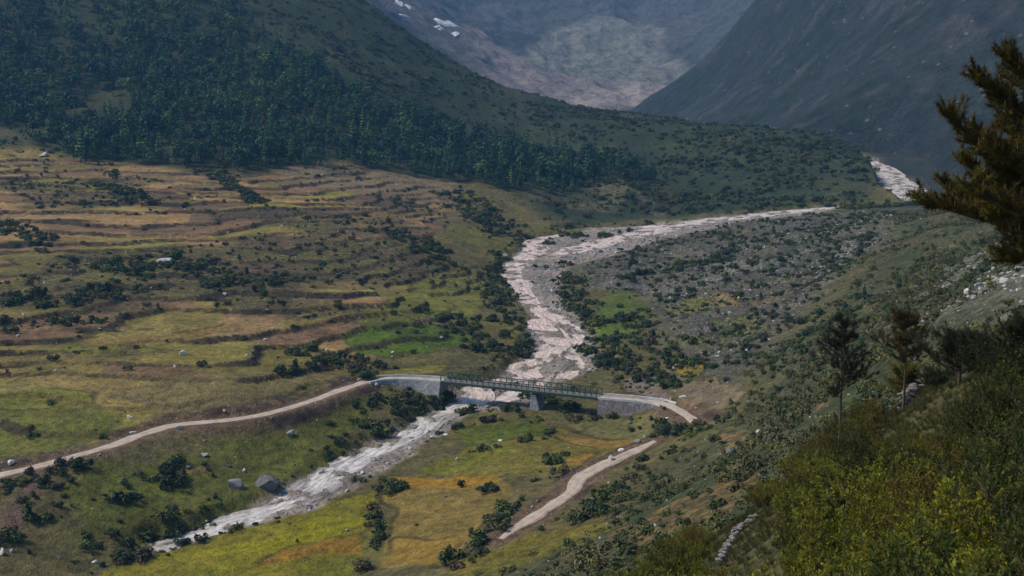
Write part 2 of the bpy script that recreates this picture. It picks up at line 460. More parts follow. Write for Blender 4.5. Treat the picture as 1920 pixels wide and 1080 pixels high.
Z = np.where((river_d < 25) & zone, Zb * (1 - low) + np.minimum(Zb + 0.6, Zg) * low, Z)
RD = river_d + nb

def ground_z(x, y):
    x = np.asarray(x, float); y = np.asarray(y, float)
    r = np.hypot(x, y); a = np.arctan2(x, y)
    fu = np.clip((a - az[0]) / (az[-1] - az[0]) * (N_AZ - 1), 0, N_AZ - 1.001)
    fv = np.clip(np.interp(r, rr, np.arange(N_R)), 0, N_R - 1.001)
    iu = fu.astype(int); iv = fv.astype(int); fu = fu - iu; fv = fv - iv
    return (Z[iv, iu] * (1 - fu) + Z[iv, iu + 1] * fu) * (1 - fv) + (Z[iv + 1, iu] * (1 - fu) + Z[iv + 1, iu + 1] * fu) * fv
def sample(G, x, y):
    r = np.hypot(x, y); a = np.arctan2(x, y)
    iu = np.clip(np.rint((a - az[0]) / (az[-1] - az[0]) * (N_AZ - 1)), 0, N_AZ - 1).astype(int)
    iv = np.clip(np.rint(np.interp(r, rr, np.arange(N_R))), 0, N_R - 1).astype(int)
    return G[iv, iu]
ELEV = (Z - CAM_H) / RR
HORIZ = np.maximum.accumulate(ELEV, axis=0)
def in_view(x, y, h):
    """does a thing of height h standing at x,y show above what lies in front of it, inside the frame"""
    z = ground_z(x, y) + h
    r = np.hypot(x, y)
    vis = (z - CAM_H) / r > sample(HORIZ, x * 0.985, y * 0.985) - 1e-4
    px, py = to_px(x, y, z)
    return vis & (px > 0) & (px < 1920) & (py > -5) & (py < 1085)
def to_px(x, y, z):
    dz = z - CAM_H
    depth = y * math.cos(PITCH) - dz * math.sin(PITCH)
    up = y * math.sin(PITCH) + dz * math.cos(PITCH)
    return 960 + FPX * x / depth, 540 - FPX * up / depth
def at(px, py): return march(px, py, ground_z)

# ------------------------------------------------------------------ what grows on each piece of ground (base colours)
def blend(C, m, c):
    return C * (1 - m[..., None]) + np.array(c) * m[..., None]
n1 = fbm(X, Y, 40, 4, 101); n2 = fbm(X, Y, 12, 4, 105); n3 = fbm(X, Y, 130, 3, 109)
C = np.zeros(X.shape + (3,)) + np.array((0.098, 0.088, 0.042))
C = blend(C, smooth(-0.2, 0.6, n1), (0.108, 0.104, 0.036))
C = blend(C, smooth(0.1, 0.7, n2) * 0.6, (0.125, 0.100, 0.052))
# terraces: plots of stubble, fallow and pasture; risers of earth and stone
plot = np.floor((X * 0.9 + fbm(X, Y, 50, 2, 120) * 22 + TK * 17.0) / 30.0)
h1 = hsh(TK, plot, 3); h2 = hsh(TK, plot, 9)
pal = np.array([(0.235, 0.160, 0.085), (0.190, 0.125, 0.072), (0.215, 0.160, 0.068), (0.135, 0.102, 0.050), (0.265, 0.172, 0.085), (0.120, 0.082, 0.054), (0.165, 0.105, 0.064), (0.200, 0.170, 0.055)])
PC = pal[(h1 * 7.99).astype(int)]
olive = smooth(0.55, 0.80, h2 + 0.55 * (1 - smooth(6, 22, Z)) - 0.28)
PC = PC * (1 - olive[..., None] * 0.7) + np.array((0.150, 0.138, 0.042)) * olive[..., None] * 0.7
PC = PC * (1 + 0.22 * n2[..., None])
C = C * (1 - TM[..., None]) + PC * TM[..., None]
scrub = smooth(0.05, 0.45, fbm(X, Y, 45, 4, 131) + hollow * 1.1 - 0.12) * TM
C = blend(C, scrub * 0.55, (0.070, 0.056, 0.038))
riser = TM * (0.6 + 0.4 * brk) * smooth(0.83, 0.88, TF) * (1 - smooth(0.985, 1.0, TF))
C = blend(C, riser, (0.040, 0.031, 0.025))
C = blend(C, TM * brk * smooth(0.0, 0.03, TF) * (1 - smooth(0.04, 0.10, TF)) * 0.5, (0.06, 0.066, 0.03))
# other ground
C = blend(C, BD, (0.096, 0.090, 0.078)); C = blend(C, BD * smooth(0.1, 0.6, n1 + n2 * 0.5) * 0.8, (0.062, 0.064, 0.042)); C = blend(C, BD * smooth(0.25, 0.7, n2 - n1 * 0.3) * 0.7, (0.150, 0.140, 0.120))
C = blend(C, SR, (0.078, 0.080, 0.044)); C = blend(C, SR * smooth(0.0, 0.5, n1), (0.054, 0.068, 0.032)); C = blend(C, SR * smooth(0.15, 0.6, n2) * 0.8, (0.115, 0.088, 0.056))
C = blend(C, HM, (0.026, 0.040, 0.023)); C = blend(C, HM * smooth(0.1, 0.6, n1 + 0.4 * n2), (0.042, 0.054, 0.027)); C = blend(C, HM * smooth(0.0, 0.4, fbm(X, Y, 18, 4, 161)) * 0.7, (0.022, 0.036, 0.018)); C = blend(C, HM * smooth(0.42, 0.75, n3 * 0.6 + n2 * 0.5) * 0.8, (0.105, 0.088, 0.056))
C = blend(C, HM * smooth(0, 6, fd) * 0.8, (0.030, 0.040, 0.020))

C = blend(C, smooth(-8, 8, poly_dist(X, Y, ground_poly([(1560, 262), (1700, 268), (1990, 320), (1990, 392), (1735, 386), (1712, 372), (1680, 330), (1625, 290)])) + n2 * 6), (0.034, 0.039, 0.036))
FIELDS = [    # outline in the photograph laid on the ground, colour, softness in metres
    ([(150, 1090), (300, 1036), (440, 990), (600, 940), (700, 925), (722, 962), (690, 1000), (680, 1090)], (0.130, 0.118, 0.022), 2.5),
    ([(330, 1045), (500, 1000), (640, 965), (700, 975), (640, 1010), (480, 1040)], (0.165, 0.155, 0.022), 3),
    ([(480, 1060), (560, 1025), (680, 997), (680, 1035), (590, 1042)], (0.165, 0.100, 0.026), 1.5),
    ([(560, 1085), (600, 1046), (680, 1042), (680, 1090)], (0.098, 0.098, 0.022), 1.2),
    ([(725, 908), (780, 893), (930, 892), (955, 930), (900, 985), (862, 1060), (700, 1065), (742, 962), (716, 940)], (0.150, 0.112, 0.040), 1.5),
    ([(730, 893), (930, 893), (925, 915), (725, 912)], (0.200, 0.120, 0.026), 1.2),
    ([(740, 1010), (860, 1010), (850, 1060), (720, 1060)], (0.180, 0.120, 0.034), 2),
    ([(780, 888), (880, 840), (1050, 800), (1200, 828), (1095, 880), (980, 889)], (0.118, 0.102, 0.030), 2),
    ([(1040, 812), (1190, 826), (1180, 838), (1060, 828)], (0.175, 0.110, 0.036), 1),
    ([(1055, 862), (1110, 850), (1090, 872), (1060, 876)], (0.170, 0.105, 0.032), 1.5),
    ([(780, 893), (880, 845), (960, 830), (900, 880)], (0.115, 0.112, 0.026), 3),
    ([(840, 802), (1000, 788), (1040, 808), (880, 838)], (0.068, 0.082, 0.018), 1.5),
    ([(1060, 795), (1110, 785), (1235, 772), (1245, 800), (1200, 825), (1080, 805)], (0.105, 0.100, 0.044), 1.5),
    ([(880, 1050), (1000, 1010), (1120, 975), (1180, 985), (1060, 1040), (930, 1085), (850, 1085)], (0.110, 0.096, 0.026), 3),
    ([(1130, 1015), (1230, 955), (1330, 905), (1420, 872), (1390, 945), (1200, 1015)], (0.125, 0.090, 0.045), 3),
    ([(640, 625), (700, 606), (790, 602), (870, 612), (880, 640), (800, 662), (720, 670), (660, 655)], (0.052, 0.088, 0.014), 1.5),
    ([(665, 600), (720, 560), (790, 520), (890, 498), (922, 530), (880, 598), (760, 602)], (0.108, 0.110, 0.030), 2.5),
    ([(700, 700), (760, 690), (850, 682), (820, 700), (720, 706)], (0.125, 0.118, 0.036), 1),
    ([(-60, 745), (100, 728), (185, 732), (170, 752), (60, 765), (-60, 765)], (0.122, 0.122, 0.030), 1.5),
    ([(-60, 768), (170, 756), (250, 775), (190, 815), (60, 856), (-60, 870)], (0.098, 0.100, 0.028), 2),
    ([(190, 735), (330, 705), (560, 690), (640, 700), (560, 735), (420, 758), (290, 772)], (0.122, 0.100, 0.048), 2),
    ([(80, 655), (200, 645), (330, 652), (200, 665)], (0.115, 0.112, 0.028), 1),
    ([(150, 640), (300, 625), (480, 600), (400, 622), (250, 650)], (0.160, 0.112, 0.044), 1),
    ([(300, 860), (400, 815), (560, 800), (640, 770), (700, 750), (700, 800), (600, 850), (450, 950), (300, 1000), (150, 1010), (120, 930), (200, 890)], (0.070, 0.076, 0.022), 4),
    ([(320, 885), (400, 868), (390, 880), (330, 893)], (0.140, 0.108, 0.048), 1),
    ([(0, 930), (60, 905), (80, 960), (40, 1000), (-40, 1000)], (0.105, 0.072, 0.058), 4),
    ([(1105, 600), (1150, 550), (1185, 545), (1215, 575), (1195, 640), (1110, 645)], (0.068, 0.092, 0.026), 2),
    ([(1240, 583), (1330, 557), (1340, 580), (1310, 597)], (0.130, 0.125, 0.040), 1),
    ([(1335, 556), (1392, 552), (1385, 580), (1345, 580)], (0.165, 0.120, 0.065), 1),
    ([(1262, 672), (1320, 682), (1312, 707), (1268, 703)], (0.175, 0.130, 0.030), 1),
    ([(1265, 715), (1360, 715), (1400, 750), (1330, 770), (1270, 745)], (0.125, 0.100, 0.070), 2),
    ([(1170, 715), (1225, 700), (1260, 740), (1262, 752), (1190, 742)], (0.130, 0.105, 0.090), 1.5),
    ([(1280, 765), (1390, 785), (1330, 800)], (0.120, 0.100, 0.082), 1.5),
    ([(1350, 812), (1405, 805), (1400, 840), (1352, 835)], (0.165, 0.112, 0.058), 1.5),
    ([(1480, 770), (1540, 745), (1545, 770), (1500, 780)], (0.155, 0.105, 0.060), 1.5),
    ([(1550, 394), (1600, 380), (1745, 383), (1745, 400), (1600, 402)], (0.044, 0.050, 0.032), 2),
    ([(1330, 610), (1420, 600), (1440, 625), (1350, 640)], (0.085, 0.090, 0.040), 1),
    ([(1400, 560), (1480, 545), (1490, 560), (1410, 578)], (0.110, 0.092, 0.056), 1),
    ([(1270, 640), (1330, 635), (1335, 655), (1275, 660)], (0.100, 0.100, 0.040), 1),
    ([(1110, 345), (1180, 342), (1170, 385), (1130, 398)], (0.100, 0.092, 0.055), 4),
    ([(520, 305), (860, 338), (850, 380), (720, 372), (560, 345)], (0.128, 0.100, 0.066), 6),
]
for P, c, soft in FIELDS:
    sd = poly_dist(X, Y, ground_poly(P)) + fbm(X, Y, 8, 3, 140) * soft * 0.8
    m = smooth(-soft * 0.3, soft * 0.3, sd)
    C = blend(C, m * (0.86 + 0.14 * smooth(-0.5, 0.5, n2)) * (1 - riser * 0.9), tuple(1.22 * k for k in c))
    if soft <= 2.5: C = blend(C, smooth(0.9, 0.3, np.abs(sd + 0.4)) * smooth(-0.2, 0.3, fbm(X, Y, 14, 2, 143)) * 0.7 * (1 - riser), (0.050, 0.046, 0.022))
dry = smooth(0.05, 0.6, fbm(X, Y, 20, 4, 151)); C = C * (1 - dry[..., None] * 0.12) + np.array((0.17, 0.13, 0.05)) * dry[..., None] * 0.12
C = C * (1 + 0.20 * fbm(X, Y, 5, 3, 155)[..., None])
# scree, gravel, road cuttings
SCREE = ground_poly([(1800, 490), (1930, 455), (1960, 560), (1850, 560), (1790, 590), (1740, 580)])
scree = smooth(-6, 6, poly_dist(X, Y, SCREE) + n2 * 8)
C = blend(C, scree * smooth(-0.3, 0.4, n2) * 0.75, (0.170, 0.160, 0.150))
STONEFIELD = ground_poly([(1250, 520), (1400, 470), (1560, 430), (1640, 470), (1560, 520), (1400, 545)])
sf = smooth(-8, 10, poly_dist(X, Y, STONEFIELD) + n1 * 10) * smooth(-0.1, 0.5, n2)
C = blend(C, sf * 0.6, (0.170, 0.160, 0.148))
C = blend(C, gv * smooth(-1, 2, RD), (0.250, 0.212, 0.190)); C = blend(C, gv * smooth(0.1, 0.6, n2) * 0.7, (0.150, 0.132, 0.122))
cut = 1 - smooth(1.2, 5.0, road_d + n2 * 1.6)
C = blend(C, cut * 0.9, (0.135, 0.090, 0.066)); C = blend(C, smooth(0.8, 1.6, road_d) * smooth(5.0, 2.6, road_d + n2) * smooth(0.0, 0.5, fbm(X, Y, 7, 3, 171) + 0.15) * 0.85, (0.050, 0.037, 0.030))
C = blend(C, (1 - smooth(-1.0, 1.0, RD)), (0.22, 0.185, 0.165))
lum = C @ np.array((0.3, 0.59, 0.11)); C = lum[..., None] + (C - lum[..., None]) * 1.10
stony = np.clip(BD * 0.9 + sf + scree + gv * 1.2 + cut * 0.6 + SR * 0.25 + TM * 0.18, 0, 1)
wild = np.clip(BD * 0.7 + SR * 0.9 + HM * 0.9 + scrub * 0.9, 0, 1) * (1 - gv)
# ------------------------------------------------------------------ ground material and sheets
def ground_material():
    m, nt, b = material('ground')
    col = attribute(nt, 'cover').outputs['Color']; st = attribute(nt, 'stony').outputs['Fac']; wl = attribute(nt, 'wild').outputs['Fac']
    pos = geo_pos(nt)
    grain = noise_node(nt, 0.55, 6, 0.62, pos); fine = noise_node(nt, 2.3, 5, 0.65, pos); big = noise_node(nt, 0.11, 5, 0.6, pos)
    c = mix(nt, 1.0, col, ramp(nt, grain.outputs[0], [(0.30, (0.50, 0.53, 0.55)), (0.5, (1, 1, 1)), (0.70, (1.45, 1.38, 1.25))]), 'MULTIPLY')
    c = mix(nt, 1.0, c, ramp(nt, fine.outputs[0], [(0.3, (0.62, 0.64, 0.62)), (0.5, (1, 1, 1)), (0.7, (1.36, 1.32, 1.25))]), 'MULTIPLY')
    c = mix(nt, 1.0, c, ramp(nt, big.outputs[0], [(0.3, (0.82, 0.86, 0.84)), (0.7, (1.15, 1.12, 1.06))]), 'MULTIPLY')
    # low plants between the rocks
    pl = noise_node(nt, 0.8, 4, 0.6, pos, 0.6)
    f = math_node(nt, 'MULTIPLY', maprange(nt, pl.outputs[0], 0.47, 0.56, 0, 0.85), wl)
    c = mix(nt, f, c, (0.030, 0.036, 0.020))
    # small stones, too small to build at this distance
    v = nt.nodes.new('ShaderNodeTexVoronoi'); v.inputs['Scale'].default_value = 0.9; nt.links.new(pos, v.inputs['Vector'])
    spot = maprange(nt, v.outputs['Distance'], 0.16, 0.30, 1, 0)
    pick = nt.nodes.new('ShaderNodeSeparateColor'); nt.links.new(v.outputs['Color'], pick.inputs[0])
    on = math_node(nt, 'GREATER_THAN', st, math_node(nt, 'ADD', pick.outputs[0], 0.10))
    f2 = math_node(nt, 'MULTIPLY', math_node(nt, 'MULTIPLY', spot, on), 0.8)
    c = mix(nt, f2, c, mix(nt, pick.outputs[1], (0.16, 0.15, 0.14), (0.34, 0.32, 0.29)))
    nt.links.new(c, b.inputs['Base Color']); b.inputs['Roughness'].default_value = 0.95; b.inputs['Specular IOR Level'].default_value = 0.1
    h = math_node(nt, 'ADD', math_node(nt, 'MULTIPLY', grain.outputs[0], 1.0), math_node(nt, 'ADD', math_node(nt, 'MULTIPLY', fine.outputs[0], 0.4), math_node(nt, 'MULTIPLY', f2, 0.5)))
    bump(nt, b, h, 1.0, 1.3)
    return m
M_GROUND = ground_material()

idx = np.arange(N_R * N_AZ).reshape(N_R, N_AZ)
quads = np.stack([idx[:-1, :-1], idx[:-1, 1:], idx[1:, 1:], idx[1:, :-1]], -1).reshape(-1, 4)[:, ::-1]
V = np.stack([X, Y, Z], -1).reshape(-1, 3)
# one set of normals for the whole land, so that the sheets meet without a seam
dU = np.gradient(np.stack([X, Y, Z], -1), axis=1); dV = np.gradient(np.stack([X, Y, Z], -1), axis=0)
NRM = np.cross(dU, dV); NRM /= np.linalg.norm(NRM, axis=-1, keepdims=True) + 1e-12
NRM[NRM[..., 2] < 0] *= -1
NRM = NRM.reshape(-1, 3)
part_id = np.where(HM > 0.5, 1, np.where(SR > 0.5, 2, 0))
qid = part_id[:-1, :-1].reshape(-1)
for k, name, label, cat in ((0, 'valley_ground', 'terraced fields, pastures and stony floor of the valley', 'valley floor'),
                            (1, 'hillside', 'dark forested hillside with a long spur behind the terraces', 'hillside'),
                            (2, 'near_slope', 'shrubby slope coming down from the near right side', 'hillside')):
    q = quads[qid == k]
    used, inv = np.unique(q, return_inverse=True)
    me = new_mesh(name, V[used], inv.reshape(-1, 4), True)
    attr_c(me, 'cover', np.clip(C.reshape(-1, 3)[used], 0.004, 0.6)); attr_f(me, 'stony', stony.reshape(-1)[used]); attr_f(me, 'wild', wild.reshape(-1)[used])
    pass
    tag(obj(name, me, M_GROUND), label, cat, kind='structure')

# ------------------------------------------------------------------ mountains behind
def mountain_sheet(name, pts, a0, a1, r0, r1, na, nr, rough_amp, seed, mat, label, colour, gully=0.0):
    S = Spline([by_d(*p) for p in pts], 1e-4)
    a = np.linspace(R(a0), R(a1), na); r = np.exp(np.linspace(math.log(r0), math.log(r1), nr))
    A, RQ = np.meshgrid(a, r); x = np.sin(A) * RQ; y = np.cos(A) * RQ
    z = S(x, y)
    z = z + fbm(x, y, 160, 6, seed, 0.55) * rough_amp + (0.5 - np.abs(fbm(x, y, 90, 4, seed + 9))) * gully
    v = np.stack([x, y, z], -1).reshape(-1, 3)
    i = np.arange(na * nr).reshape(nr, na)
    q = np.stack([i[:-1, :-1], i[:-1, 1:], i[1:, 1:], i[1:, :-1]], -1).reshape(-1, 4)[:, ::-1]
    me = new_mesh(name, v, q, True)
    attr_c(me, 'cover', np.clip(colour(x, y, z), 0.004, 0.9).reshape(-1, 3))
    o = obj(name, me, mat); tag(o, label, 'mountain', kind='structure')
    return S, o

def rock_material():
    m, nt, b = material('mountain_rock')
    col = attribute(nt, 'cover').outputs['Color']; pos = geo_pos(nt)
    n = noise_node(nt, 0.06, 8, 0.65, pos); f = noise_node(nt, 0.35, 5, 0.65, pos)
    c = mix(nt, 1.0, col, ramp(nt, n.outputs[0], [(0.3, (0.6, 0.63, 0.66)), (0.5, (1, 1, 1)), (0.72, (1.4, 1.36, 1.3))]), 'MULTIPLY')
    c = mix(nt, 1.0, c, ramp(nt, f.outputs[0], [(0.3, (0.7, 0.72, 0.72)), (0.5, (1, 1, 1)), (0.7, (1.3, 1.27, 1.22))]), 'MULTIPLY')
    v = nt.nodes.new('ShaderNodeTexVoronoi'); v.inputs['Scale'].default_value = 0.16; nt.links.new(pos, v.inputs['Vector'])
    pick = nt.nodes.new('ShaderNodeSeparateColor'); nt.links.new(v.outputs['Color'], pick.inputs[0])
    s = math_node(nt, 'MULTIPLY', maprange(nt, v.outputs['Distance'], 0.1, 0.34, 1, 0), maprange(nt, pick.outputs[0], 0.90, 0.95, 0, 0.45))
    c = mix(nt, s, c, (0.24, 0.23, 0.22))
    nt.links.new(c, b.inputs['Base Color']); b.inputs['Roughness'].default_value = 0.95; b.inputs['Specular IOR Level'].default_value = 0.05
    bump(nt, b, math_node(nt, 'ADD', math_node(nt, 'MULTIPLY', n.outputs[0], 3.0), f.outputs[0]), 0.8, 4.0)
    return m
M_ROCK = rock_material()

def right_colour(x, y, z):
    n = fbm(x, y, 120, 5, 201, 0.6); n2_ = fbm(x, y, 28, 4, 205)
    c = np.zeros(x.shape + (3,)) + np.array((0.030, 0.036, 0.036))
    c = blend(c, smooth(0.0, 0.6, n), (0.023, 0.032, 0.027)); c = blend(c, smooth(0.25, 0.7, n2_ - 0.3 * n) * 0.6, (0.056, 0.056, 0.056))
    return c
mountain_sheet('mountain', [(1190, 207, 1650), (1230, 181, 1640), (1290, 140, 1630), (1340, 104, 1620), (1370, 70, 1610), (1420, 0, 1600), (1475, -100, 1580), (1540, -220, 1560),
    (1250, 212, 1450), (1330, 225, 1250), (1300, 180, 1480), (1400, 130, 1400), (1440, 245, 1040), (1500, 100, 1260), (1500, 200, 1120), (1590, 262, 900, -8), (1700, 200, 920), (1720, 312, 810, -14), (1640, 296, 880, -14), (1700, 0, 1120), (1700, -200, 1290),
    (1900, 0, 960), (1900, 200, 830), (1900, 330, 720), (1790, 372, 690, -9), (1900, -200, 1080), (2150, 300, 680), (2150, 0, 860), (2150, -250, 1000), (1730, 378, 660, -14), (1830, 390, 600, -4), (1950, 390, 560),
    (1230, 181, 2050, -110), (1340, 104, 2050, -140), (1420, 0, 2050, -170), (1540, -220, 2000, -160), (1700, -300, 1700, 0), (1150, 215, 1900, -90), (1155, 214, 1620, -30), (1090, 216, 1700, -70), (1900, -330, 1400, 0), (2150, -330, 1300, 0), (1590, 300, 700, -16), (1660, 395, 560, -10), (1500, 270, 830, -25), (1300, 240, 960, -30)],
    2.5, 30, 560, 2300, 420, 460, 7.0, 211, M_ROCK, 'steep blue grey mountainside rising on the right', right_colour, 6.0)

def far_colour(x, y, z):
    px, py = to_px(x, y, z)
    n = fbm(x, y, 260, 5, 221, 0.6); n2_ = fbm(x, y, 60, 4, 225)
    c = np.zeros(x.shape + (3,)) + np.array((0.060, 0.066, 0.066))
    c = blend(c, smooth(-0.2, 0.5, n) * 0.7, (0.085, 0.082, 0.082))
    for P, col, soft in FAR_AREAS:
        c = blend(c, smooth(-soft, soft, poly_dist(x, y, P) + n2_ * soft * 0.6), col)
    return c
FAR_CTL = [(1110, 208, 1800), (1180, 206, 1850), (1000, 186, 1760), (930, 160, 1800), (1150, 195, 1960), (1000, 130, 2100), (870, 90, 2000), (790, 40, 2000), (740, 0, 2050), (650, -90, 2050),
    (1240, 165, 2120), (1250, 110, 2350), (1240, 60, 2520), (1150, 40, 2560), (1040, 60, 2480), (1000, 110, 2250), (1120, 120, 2280), (1330, 110, 2250),
    (1000, 20, 2620), (1100, 0, 2700), (1250, 20, 2650), (1300, -100, 2900), (1100, -130, 2950), (900, 20, 2560), (880, -60, 2750), (800, -150, 2900), (1500, -50, 2500), (1600, -250, 2900), (1300, -300, 3350), (900, -330, 3400),
    (500, -200, 2300), (300, -200, 2500), (1450, 60, 2300), (1420, 160, 2100), (600, -350, 3200), (1050, 215, 1650, -12), (800, 120, 1550, -30)]
def far_poly(P):
    S = Spline([by_d(*p) for p in FAR_CTL], 1e-4)
    return [tuple(march(px, py, S, 1500, 3600)[:2]) for px, py in P]
FAR_AREAS = [
    (far_poly([(940, 175), (850, 80), (900, 70), (960, 100), (1060, 140), (1150, 160), (1250, 150), (1300, 150), (1200, 212), (1060, 214)]), (0.190, 0.160, 0.150), 45),
    (far_poly([(990, 100), (1040, 50), (1100, 42), (1200, 40), (1245, 52), (1240, 90), (1275, 115), (1290, 150), (1180, 160), (1080, 140), (1000, 130)]), (0.150, 0.150, 0.128), 14),
    (far_poly([(1040, 200), (1100, 170), (1200, 165), (1240, 165), (1190, 208), (1080, 212)]), (0.260, 0.225, 0.205), 30),
    (far_poly([(690, -10), (760, -10), (870, 60), (900, 110), (900, 140), (800, 80)]), (0.120, 0.105, 0.100), 30),
]
FAR_S, far_o = mountain_sheet('mountain', FAR_CTL, -22, 24, 1450, 3600, 520, 380, 11.0, 231, M_ROCK, 'hazy headwall and pale moraine bowl closing the valley', far_colour, 14.0)

# old snow lying in the gullies of the far left ridge
def snow_patch(P, label):
    full = lambda x, y: FAR_S(x, y) + fbm(x, y, 160, 6, 231, 0.55) * 11.0 + (0.5 - np.abs(fbm(x, y, 90, 4, 240))) * 14.0
    pts = [march(px, py, full, 1500, 3600) for px, py in P]
    c = np.mean(pts, 0); n = len(pts)
    fz = lambda x, y: float(FAR_S(x, y) + fbm(x, y, 160, 6, 231, 0.55) * 11.0 + (0.5 - abs(fbm(x, y, 90, 4, 240))) * 14.0)
    vs = []; fs = []
    ringn = 5
    Q = catmull(np.concatenate([pts, pts[:1]]), 6.0)[:-1]
    for k in range(ringn):
        t = k / (ringn - 1)
        for p in Q:
            x, y = c[0] + (p[0] - c[0]) * (1 - t * 0.97), c[1] + (p[1] - c[1]) * (1 - t * 0.97)
            vs.append((x, y, fz(x, y) + (-1.0 if k == 0 else 1.2 + 1.2 * t)))
    m = len(Q)
    for k in range(ringn - 1):
        for i in range(m): fs.append((k * m + i, k * m + (i + 1) % m, (k + 1) * m + (i + 1) % m, (k + 1) * m + i))
    tag(obj('snow_patch', new_mesh('snow_patch', vs, fs, True), M_SNOW), label, 'snow patch', 'snow patches on the far ridge')
M_SNOW, nt, b = material('old_snow')
sn = noise_node(nt, 0.12, 5, 0.6, geo_pos(nt))
nt.links.new(ramp(nt, sn.outputs[0], [(0.35, (0.30, 0.29, 0.28)), (0.6, (0.58, 0.57, 0.56))]), b.inputs['Base Color'])
snow_patch([(812, 34), (835, 42), (858, 46), (860, 52), (835, 50), (818, 44)], 'broad pale snow patch, upper of the two lying together on the far ridge')
snow_patch([(806, 47), (825, 53), (848, 58), (864, 60), (852, 65), (828, 59)], 'long snow streak just below the broad snow patch on the far ridge')
snow_patch([(738, 2), (758, 8), (777, 17), (772, 20), (752, 13)], 'thin snow streak at the top edge of the far ridge')
snow_patch([(746, 26), (760, 29), (771, 35), (762, 33)], 'small snow streak on the ridge crest below the topmost streak')

# ------------------------------------------------------------------ haze: one closed box round the camera and the land
m = bpy.data.materials.new('haze'); m.use_nodes = True; nt = m.node_tree; nt.nodes.clear()
ho = nt.nodes.new('ShaderNodeOutputMaterial'); pv = nt.nodes.new('ShaderNodeVolumePrincipled')
pv.inputs['Color'].default_value = (0.20, 0.52, 1.0, 1)
pv.inputs['Density'].default_value = 0.000090
pv.inputs['Anisotropy'].default_value = 0.1
nt.links.new(pv.outputs[0], ho.inputs['Volume'])
hb = MB(); x0, x1, y0, y1, z0, z1 = -2300, 2300, -60, 3800, -60, 1150
hb.box8([(x0, y0, z0), (x1, y0, z0), (x1, y1, z0), (x0, y1, z0), (x0, y0, z1), (x1, y0, z1), (x1, y1, z1), (x0, y1, z1)])
tag(obj('haze', hb.mesh('haze'), m), 'thin blue mountain haze filling the valley air', 'haze', kind='stuff')
# ------------------------------------------------------------------ water
def water_material():
    m, nt, b = material('silty_water')
    fl = attribute(nt, 'flow').outputs['Vector']; up = attribute(nt, 'upstream').outputs['Fac']
    mp = nt.nodes.new('ShaderNodeMapping'); mp.inputs['Scale'].default_value = (0.22, 1.0, 1.0); nt.links.new(fl, mp.inputs[0])
    a = noise_node(nt, 0.9, 6, 0.65, mp.outputs[0], 1.2); f = noise_node(nt, 2.6, 5, 0.65, mp.outputs[0], 0.8)
    silt = mix(nt, up, (0.30, 0.28, 0.26), (0.40, 0.295, 0.245))
    foam = mix(nt, up, (0.74, 0.69, 0.63), (0.82, 0.66, 0.55))
    c = mix(nt, maprange(nt, a.outputs[0], 0.40, 0.62, 0, 1), silt, foam)
    c = mix(nt, maprange(nt, f.outputs[0], 0.55, 0.68, 0, 0.7), c, foam)
    c = mix(nt, maprange(nt, f.outputs[0], 0.47, 0.36, 0, 0.9), c, (0.15, 0.13, 0.115))
    dp = math_node(nt, 'ADD', attribute(nt, 'depth').outputs['Fac'], math_node(nt, 'MULTIPLY', math_node(nt, 'SUBTRACT', f.outputs[0], 0.5), 0.5))
    c = mix(nt, maprange(nt, dp, 0.02, 0.42, 0.85, 0), c, mix(nt, f.outputs[0], (0.11, 0.095, 0.083), (0.32, 0.27, 0.24)))
    nt.links.new(c, b.inputs['Base Color']); b.inputs['Roughness'].default_value = 0.42; b.inputs['Specular IOR Level'].default_value = 0.4
    bump(nt, b, math_node(nt, 'ADD', a.outputs[0], f.outputs[0]), 0.9, 0.5)
    return m
M_WATER = water_material()
def river_sheet(L, name, label, drop):
    P = L[:, :3]; W = L[:, 3] + 5.0
    T = np.gradient(P[:, :2], axis=0); T /= np.linalg.norm(T, axis=1, keepdims=True) + 1e-9
    N = np.stack([-T[:, 1], T[:, 0]], 1)
    n = 24; vs = []; fl = []; s = np.concatenate([[0], np.cumsum(np.linalg.norm(np.diff(P[:, :2], axis=0), axis=1))])
    off = np.linspace(-0.5, 0.5, n)
    x = P[:, None, 0] + N[:, None, 0] * off[None] * W[:, None]; y = P[:, None, 1] + N[:, None, 1] * off[None] * W[:, None]
    turb = fbm(x, y, 3.2, 4, 301, 0.6) * 0.20 + np.abs(fbm(x, y, 6.0, 2, 305)) * 0.12
    z = P[:, None, 2] + turb - drop
    v = np.stack([x, y, z], -1).reshape(-1, 3)
    fl = np.stack([np.broadcast_to(s[:, None], x.shape), off[None] * W[:, None], np.zeros(x.shape)], -1).reshape(-1, 3)
    k = len(P); i = np.arange(k * n).reshape(k, n)
    q = np.stack([i[:-1, :-1], i[:-1, 1:], i[1:, 1:], i[1:, :-1]], -1).reshape(-1, 4)
    me = new_mesh(name, v, q, True)
    a = me.attributes.new('flow', 'FLOAT_VECTOR', 'POINT'); a.data.foreach_set('vector', fl.astype(np.float32).ravel())
    attr_f(me, 'depth', v[:, 2] - ground_z(v[:, 0], v[:, 1]))
    attr_f(me, 'upstream', smooth(-2.5, 1.5, np.broadcast_to(P[:, None, 2], x.shape).ravel()) * (1 - 0.6 * smooth(10, 15, np.broadcast_to(P[:, None, 2], x.shape).ravel())))
    tag(obj(name, me, M_WATER), label, 'river', kind='structure')
river_sheet(RIVERS[0], 'river', 'pale silty mountain river winding down under the bridge', 0.0)
river_sheet(RIVERS[1], 'river', 'wide braided upper reach of the river crossing below the spur', 0.06)
river_sheet(RIVERS[2], 'river', 'thin side channel along the foot of the forested hill', 0.10)
river_sheet(RIVERS[4], 'river', 'narrow braid of the river crossing the gravel above the bridge', 0.08)
river_sheet(RIVERS[5], 'river', 'small loop of white water under the left half of the bridge', 0.09)
